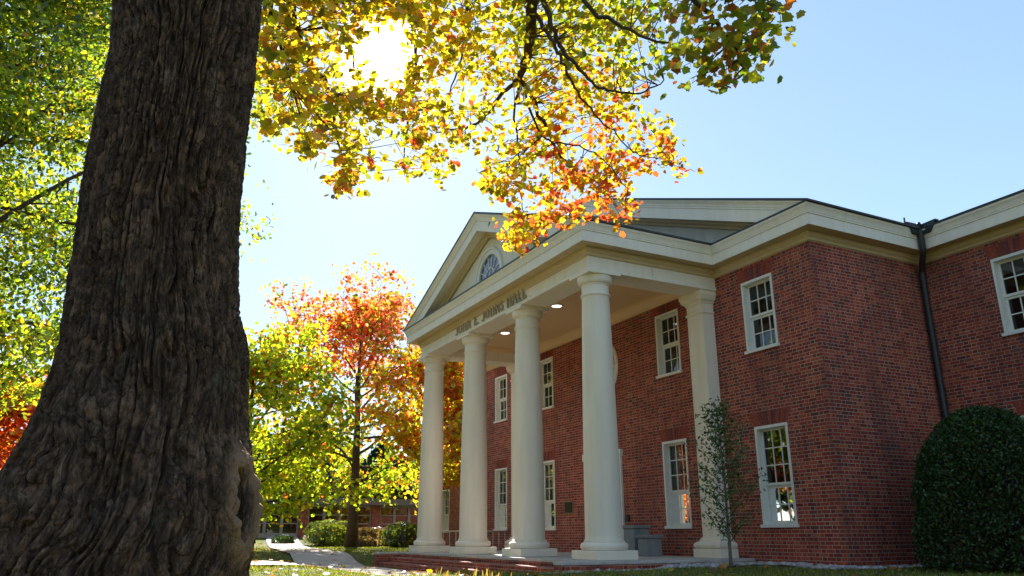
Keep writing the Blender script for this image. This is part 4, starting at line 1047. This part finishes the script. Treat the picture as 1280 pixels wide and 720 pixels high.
def holly():
    g = np.random.default_rng(8); x, y = 9.36, 1.36; z0 = gz(x, y); h = 2.58; R = 1.20
    e = empty('holly_bush', (x, y, z0), 'large dark clipped cone shaped holly bush in front of the right wing', 'bush')
    m = MB(); 
    for k in range(9):
        a = k*.7; m.tube([(x+.05*math.cos(a), y+.05*math.sin(a), z0), (x+.4*math.cos(a), y+.4*math.sin(a), z0+1.2), (x+.5*math.cos(a), y+.5*math.sin(a), z0+1.9)], [.035, .025, .01], 6)
    m.build('stem', M['bark'], e, True)
    N = 40000; t = g.random(N)**.85; a = g.uniform(0, 2*PI, N)
    prof = np.interp(t, [0, .08, .25, .45, .62, .78, .90, .97, 1.0], [.93, 1.0, 1.0, .97, .90, .76, .55, .32, 0.02])
    lob = 1+.08*pnoise(a/(2*PI)*9, t*5, 3, 9)+.06*pnoise(a/(2*PI)*22, t*12, 4, 22)+.12*(g.random(N) < .02)*g.random(N)
    rr = R*prof*lob*(1-.26*g.random(N)**2.2)
    P = np.stack([x+rr*np.cos(a), y+rr*np.sin(a), z0+.04+t*h], -1) + g.normal(size=(N, 3))*.025
    C = jitter((.04, .075, .024), N, g, .4); s = g.random(N) < .05; C[s] = jitter((.07, .13, .02), int(s.sum()), g, .3)
    leaves(P, .056, OVAL, C, 'foliage', M['leaf_dark'], e, 8, droop=.2)
    # dense dead-twig core, so the bush is not see-through
    m = MB()
    for k in range(420):
        aa = g.uniform(0, 2*PI); tt = g.random()*.9; r1 = R*np.interp(tt, [0, .25, .6, .9, 1], [.8, .85, .7, .35, 0])
        m.tube([(x+.1*math.cos(aa), y+.1*math.sin(aa), z0+max(.05, tt*h-.5)), (x+r1*math.cos(aa), y+r1*math.sin(aa), z0+tt*h+.1)], [.012, .005], 4, False)
    o = m.build('twigs', M['bark'], e); o['kind'] = 'stuff'
holly()
def sapling():
    g = np.random.default_rng(12); x, y = 5.95, -1.30; z0 = gz(x, y)
    e = empty('sapling', (x, y, z0), 'slim young tree with dark narrow crown in front of the right pilaster', 'tree')
    m = MB(); T = [np.array([x+.03*math.sin(2*t)-.10*t*t, y+.02*t, z0-.05+3.0*t]) for t in np.linspace(0, 1, 10)]; m.tube(T, [.034-.030*t for t in np.linspace(0, 1, 10)], 9); m.build('trunk', simple_mat('sapling_bark', (.15, .13, .10), .8, .2, 20), e, True)
    m = MB(); P = []
    for k in range(46):
        t = .15+.83*k/46; b = T[0]+(T[-1]-T[0])*t; az = k*2.4+g.normal()*.3; L = 1.05*(1-t)**.6*(.55+.6*g.random())+.10
        if t < .24: L *= .6
        d = np.array([math.cos(az)*.74, math.sin(az)*.74, .67]); pts = [b, b+d*L*.5, b+d*L+np.array([0, 0, .06*L])]; m.tube(pts, [.009, .006, .003], 5, False)
        for u in np.linspace(.2, 1.05, 9): P.append(b+d*L*u+g.normal(size=(6, 3))*.065)
    m.build('branches', M['bark'], e, True)
    P = np.concatenate(P); leaves(P, .062, OVAL, jitter((.085, .145, .045), len(P), g, .35), 'crown', M['leaf_dark'], e, 12, droop=.5)
sapling()
def gpt(px, py, dist):
    p = at(px, py, dist); return float(p[0]), float(p[1])
x, y = gpt(415, 664, 46); shrub('rounded_shrub', x, y, 1.15, 1.5, 1.35, 4200, .16, (.17, .21, .035), 'rounded yellow green shrub in front of the low building', 3, 'leaf', 'shrubs by the low building')
x, y = gpt(473, 668, 45); shrub('clipped_hedge', x, y, .8, 1.25, 1.0, 5200, .13, (.15, .10, .045), 'clipped brownish hedge block right of the path tree trunk', 4, 'leaf', 'shrubs by the low building', boxy=.5)
x, y = gpt(505, 668, 42); shrub('rounded_shrub', x, y, .9, 1.1, 1.25, 3600, .14, (.085, .12, .03), 'dark green shrub close to the far column', 5, 'leaf', 'shrubs by the low building')
x, y = gpt(350, 676, 47); shrub('rounded_shrub', x, y+.2, .5, .7, .5, 900, .12, (.04, .07, .02), 'small dark shrub at the foot of the low building', 6, 'leaf', 'shrubs by the low building')

# ------------------------------------------------------------------ grass and pebbles
def grass():
    g = np.random.default_rng(3); B = []
    def scatter(n, x0, x1, y0_, y1_): return np.stack([g.uniform(x0, x1, n), g.uniform(y0_, y1_, n)], -1)
    # near lawn in the sector the low camera looks along, denser close by
    n = 90000; a = g.uniform(YAW-.66, YAW+.66, n); r = 3.2+g.random(n)**1.3*17; B.append(np.stack([CAM[0]-np.sin(a)*r, CAM[1]+np.cos(a)*r], -1))
    B.append(scatter(26000, -34, -2, -9, 3.0))
    XY = np.concatenate(B); x, y = XY[:, 0], XY[:, 1]
    ok = ~((x > -7.45) & (x < 7.6) & (y > -.05)) & ~((np.abs(x) < 5.3) & (y > -5.0)) & ~((x > 7.4) & (y > 3.2)) & ~((x > 5.2) & (x < 5.95) & (y > -4.8)) & ~((x > 5.2) & (x < 7.9) & (y > -.5)) & ~((x < -7.4) & (y > 3.2))
    def off(px, py, pts, w):
        k = np.ones(len(px), bool)
        for (ax, ay), (bx_, by) in zip(pts[:-1], pts[1:]):
            vx, vy = bx_-ax, by-ay; t = np.clip(((px-ax)*vx+(py-ay)*vy)/(vx*vx+vy*vy), 0, 1); k &= np.hypot(px-ax-t*vx, py-ay-t*vy) > w
        return k
    ok &= off(x, y, [(-60, 4.5), (-45, 1.2), (-30, -1.8), (-12, -4.6), (-5, -5.7), (0, -5.8), (4.6, -5.8)], 1.1) & off(x, y, [(-.2, -6.6), (-.3, -8.2), (.4, -11), (2.5, -17)], .85)
    ok &= np.hypot(x-base[0], y-base[1]) > .9
    x, y = x[ok], y[ok]; N = len(x); z = ground_z(x, y)+.03*pnoise(x*.7, y*.7, 5)
    patch = pnoise(x*.9, y*.9, 31); L = (.040+.036*g.random(N))*(1+.5*patch); far = np.hypot(x-CAM[0], y-CAM[1]); wd = .004+.0007*far
    tilt = g.normal(size=(N, 2))*.35; az = g.uniform(0, 2*PI, N)
    up = np.stack([tilt[:, 0], tilt[:, 1], np.ones(N)], -1); up /= np.linalg.norm(up, axis=1)[:, None]
    sd = np.stack([np.cos(az), np.sin(az), np.zeros(N)], -1); P0 = np.stack([x, y, z-.01], -1)
    V = np.zeros((N, 4, 3)); bend = np.stack([tilt[:, 0], tilt[:, 1], -.1*np.ones(N)], -1)*.5
    for k, (u, v) in enumerate(BLADE): V[:, k] = P0 + sd*(u*wd)[:, None] + up*(v*L)[:, None] + bend*(v*v*L)[:, None]
    C = mixcol(('ygreen', 'green', 'dkgreen', 'brown'), (2.6, 2.4, 1.0, .7), N, g)*np.array([.8, .85, .9])
    o = raw_mesh('lawn_grass', V, 4, M['grass'], C); o['kind'] = 'stuff'
    # taller seeding tufts at the lawn's crest
    S, SC = [], []
    for (px, n, d) in ((505, 16, 8.4), (530, 26, 8.2), (548, 30, 8.0), (566, 16, 8.3), (598, 30, 8.0), (612, 22, 8.1), (640, 12, 8.2), (470, 8, 8.6), (352, 9, 7.6), (395, 7, 8.2)):
        for _ in range(n):
            q = at(px+g.normal()*9, 700, d+g.normal()*.3); zz = gz(q[0], q[1]); h = .10+.12*g.random(); w = .0045; a = g.uniform(0, 2*PI); s = np.array([math.cos(a), math.sin(a), 0])*w; t = np.array([g.normal()*.05, g.normal()*.05, h]); b0 = np.array([q[0], q[1], zz-.01])
            S.append([b0-s, b0+s, b0+t*.7+s*.8, b0+t*1.0]); SC.append((.26, .24, .06))
            if g.random() < .5: S.append([b0+t*.8-s*1.6, b0+t*.8+s*1.6, b0+t*1.05+s*1.4, b0+t*1.15-s*.3]); SC.append((.40, .27, .10))
    o = raw_mesh('seeding_grass', np.array(S), 4, M['grass'], np.array(SC)); o['kind'] = 'stuff'
    # fallen leaves
    n = 650; P = np.concatenate([np.stack([g.uniform(-30, 13, n), g.uniform(-10, -4.7, n)], -1), np.stack([g.uniform(5.3, 12, 90), g.uniform(-7, 2, 90)], -1)]); N = len(P)
    P3 = np.stack([P[:, 0], P[:, 1], ground_z(P[:, 0], P[:, 1])+.03*pnoise(P[:, 0]*.7, P[:, 1]*.7, 5)+.065], -1)
    o = leaves(P3, .085, MAPLE, mixcol(('brown', 'orange', 'yellow', 'rust'), (4, .5, .8, 1.6), N, g), 'fallen_leaves', M['leaf'], None, 77, flat=6); o['kind'] = 'stuff'
grass()
def pebbles():
    g = np.random.default_rng(4); m = MB()
    import bmesh
    bm = bmesh.new(); bmesh.ops.create_icosphere(bm, subdivisions=2, radius=1); sv = np.array([v.co for v in bm.verts]); sf = [tuple(v.index for v in f.verts) for f in bm.faces]; bm.free()
    pts = [(g.uniform(5.24, 5.85), g.uniform(-4.9, -.3)) for _ in range(520)] + [(g.uniform(5.3, 7.9), g.uniform(-.48, -.05)) for _ in range(420)] + [(g.uniform(4.6, 5.9), g.uniform(-5.2, -4.5)) for _ in range(110)] + [(g.uniform(7.5, 7.95), g.uniform(-.4, 3.1)) for _ in range(160)]
    for (x, y) in pts:
        s = .028+.03*g.random(); r = g.uniform(0, PI); c, sn = math.cos(r), math.sin(r); q = sv*(1+.12*g.normal(size=(len(sv), 1)))*np.array([s*1.35, s, s*.65])
        q = np.stack([q[:, 0]*c-q[:, 1]*sn, q[:, 0]*sn+q[:, 1]*c, q[:, 2]], -1) + np.array([x, y, gz(x, y)+.02+s*.3*g.random()*1.6]); n = len(m.v)
        m.v.extend([tuple(p) for p in q]); m.f.extend([tuple(n+i for i in f) for f in sf])
    o = m.build('river_stones', M['pebble'], None, True); o['kind'] = 'stuff'
pebbles()
x, y = gpt(381, 670, 41)
e = empty('garden_marker', (x, y, gz(x, y)), 'small white marker post standing in the grass beside the path', 'marker')
m = MB(); m.tube([(x, y, gz(x, y)-.05), (x, y, gz(x, y)+.42)], .025, 8); m.build('post', M['white'], e, True)
m = MB(); m.lathe(x, y, [(.02, gz(x, y)+.42), (.08, gz(x, y)+.45), (.085, gz(x, y)+.52), (.05, gz(x, y)+.58), (.0, gz(x, y)+.59)], 14, False); m.build('cap', M['white'], e, True)
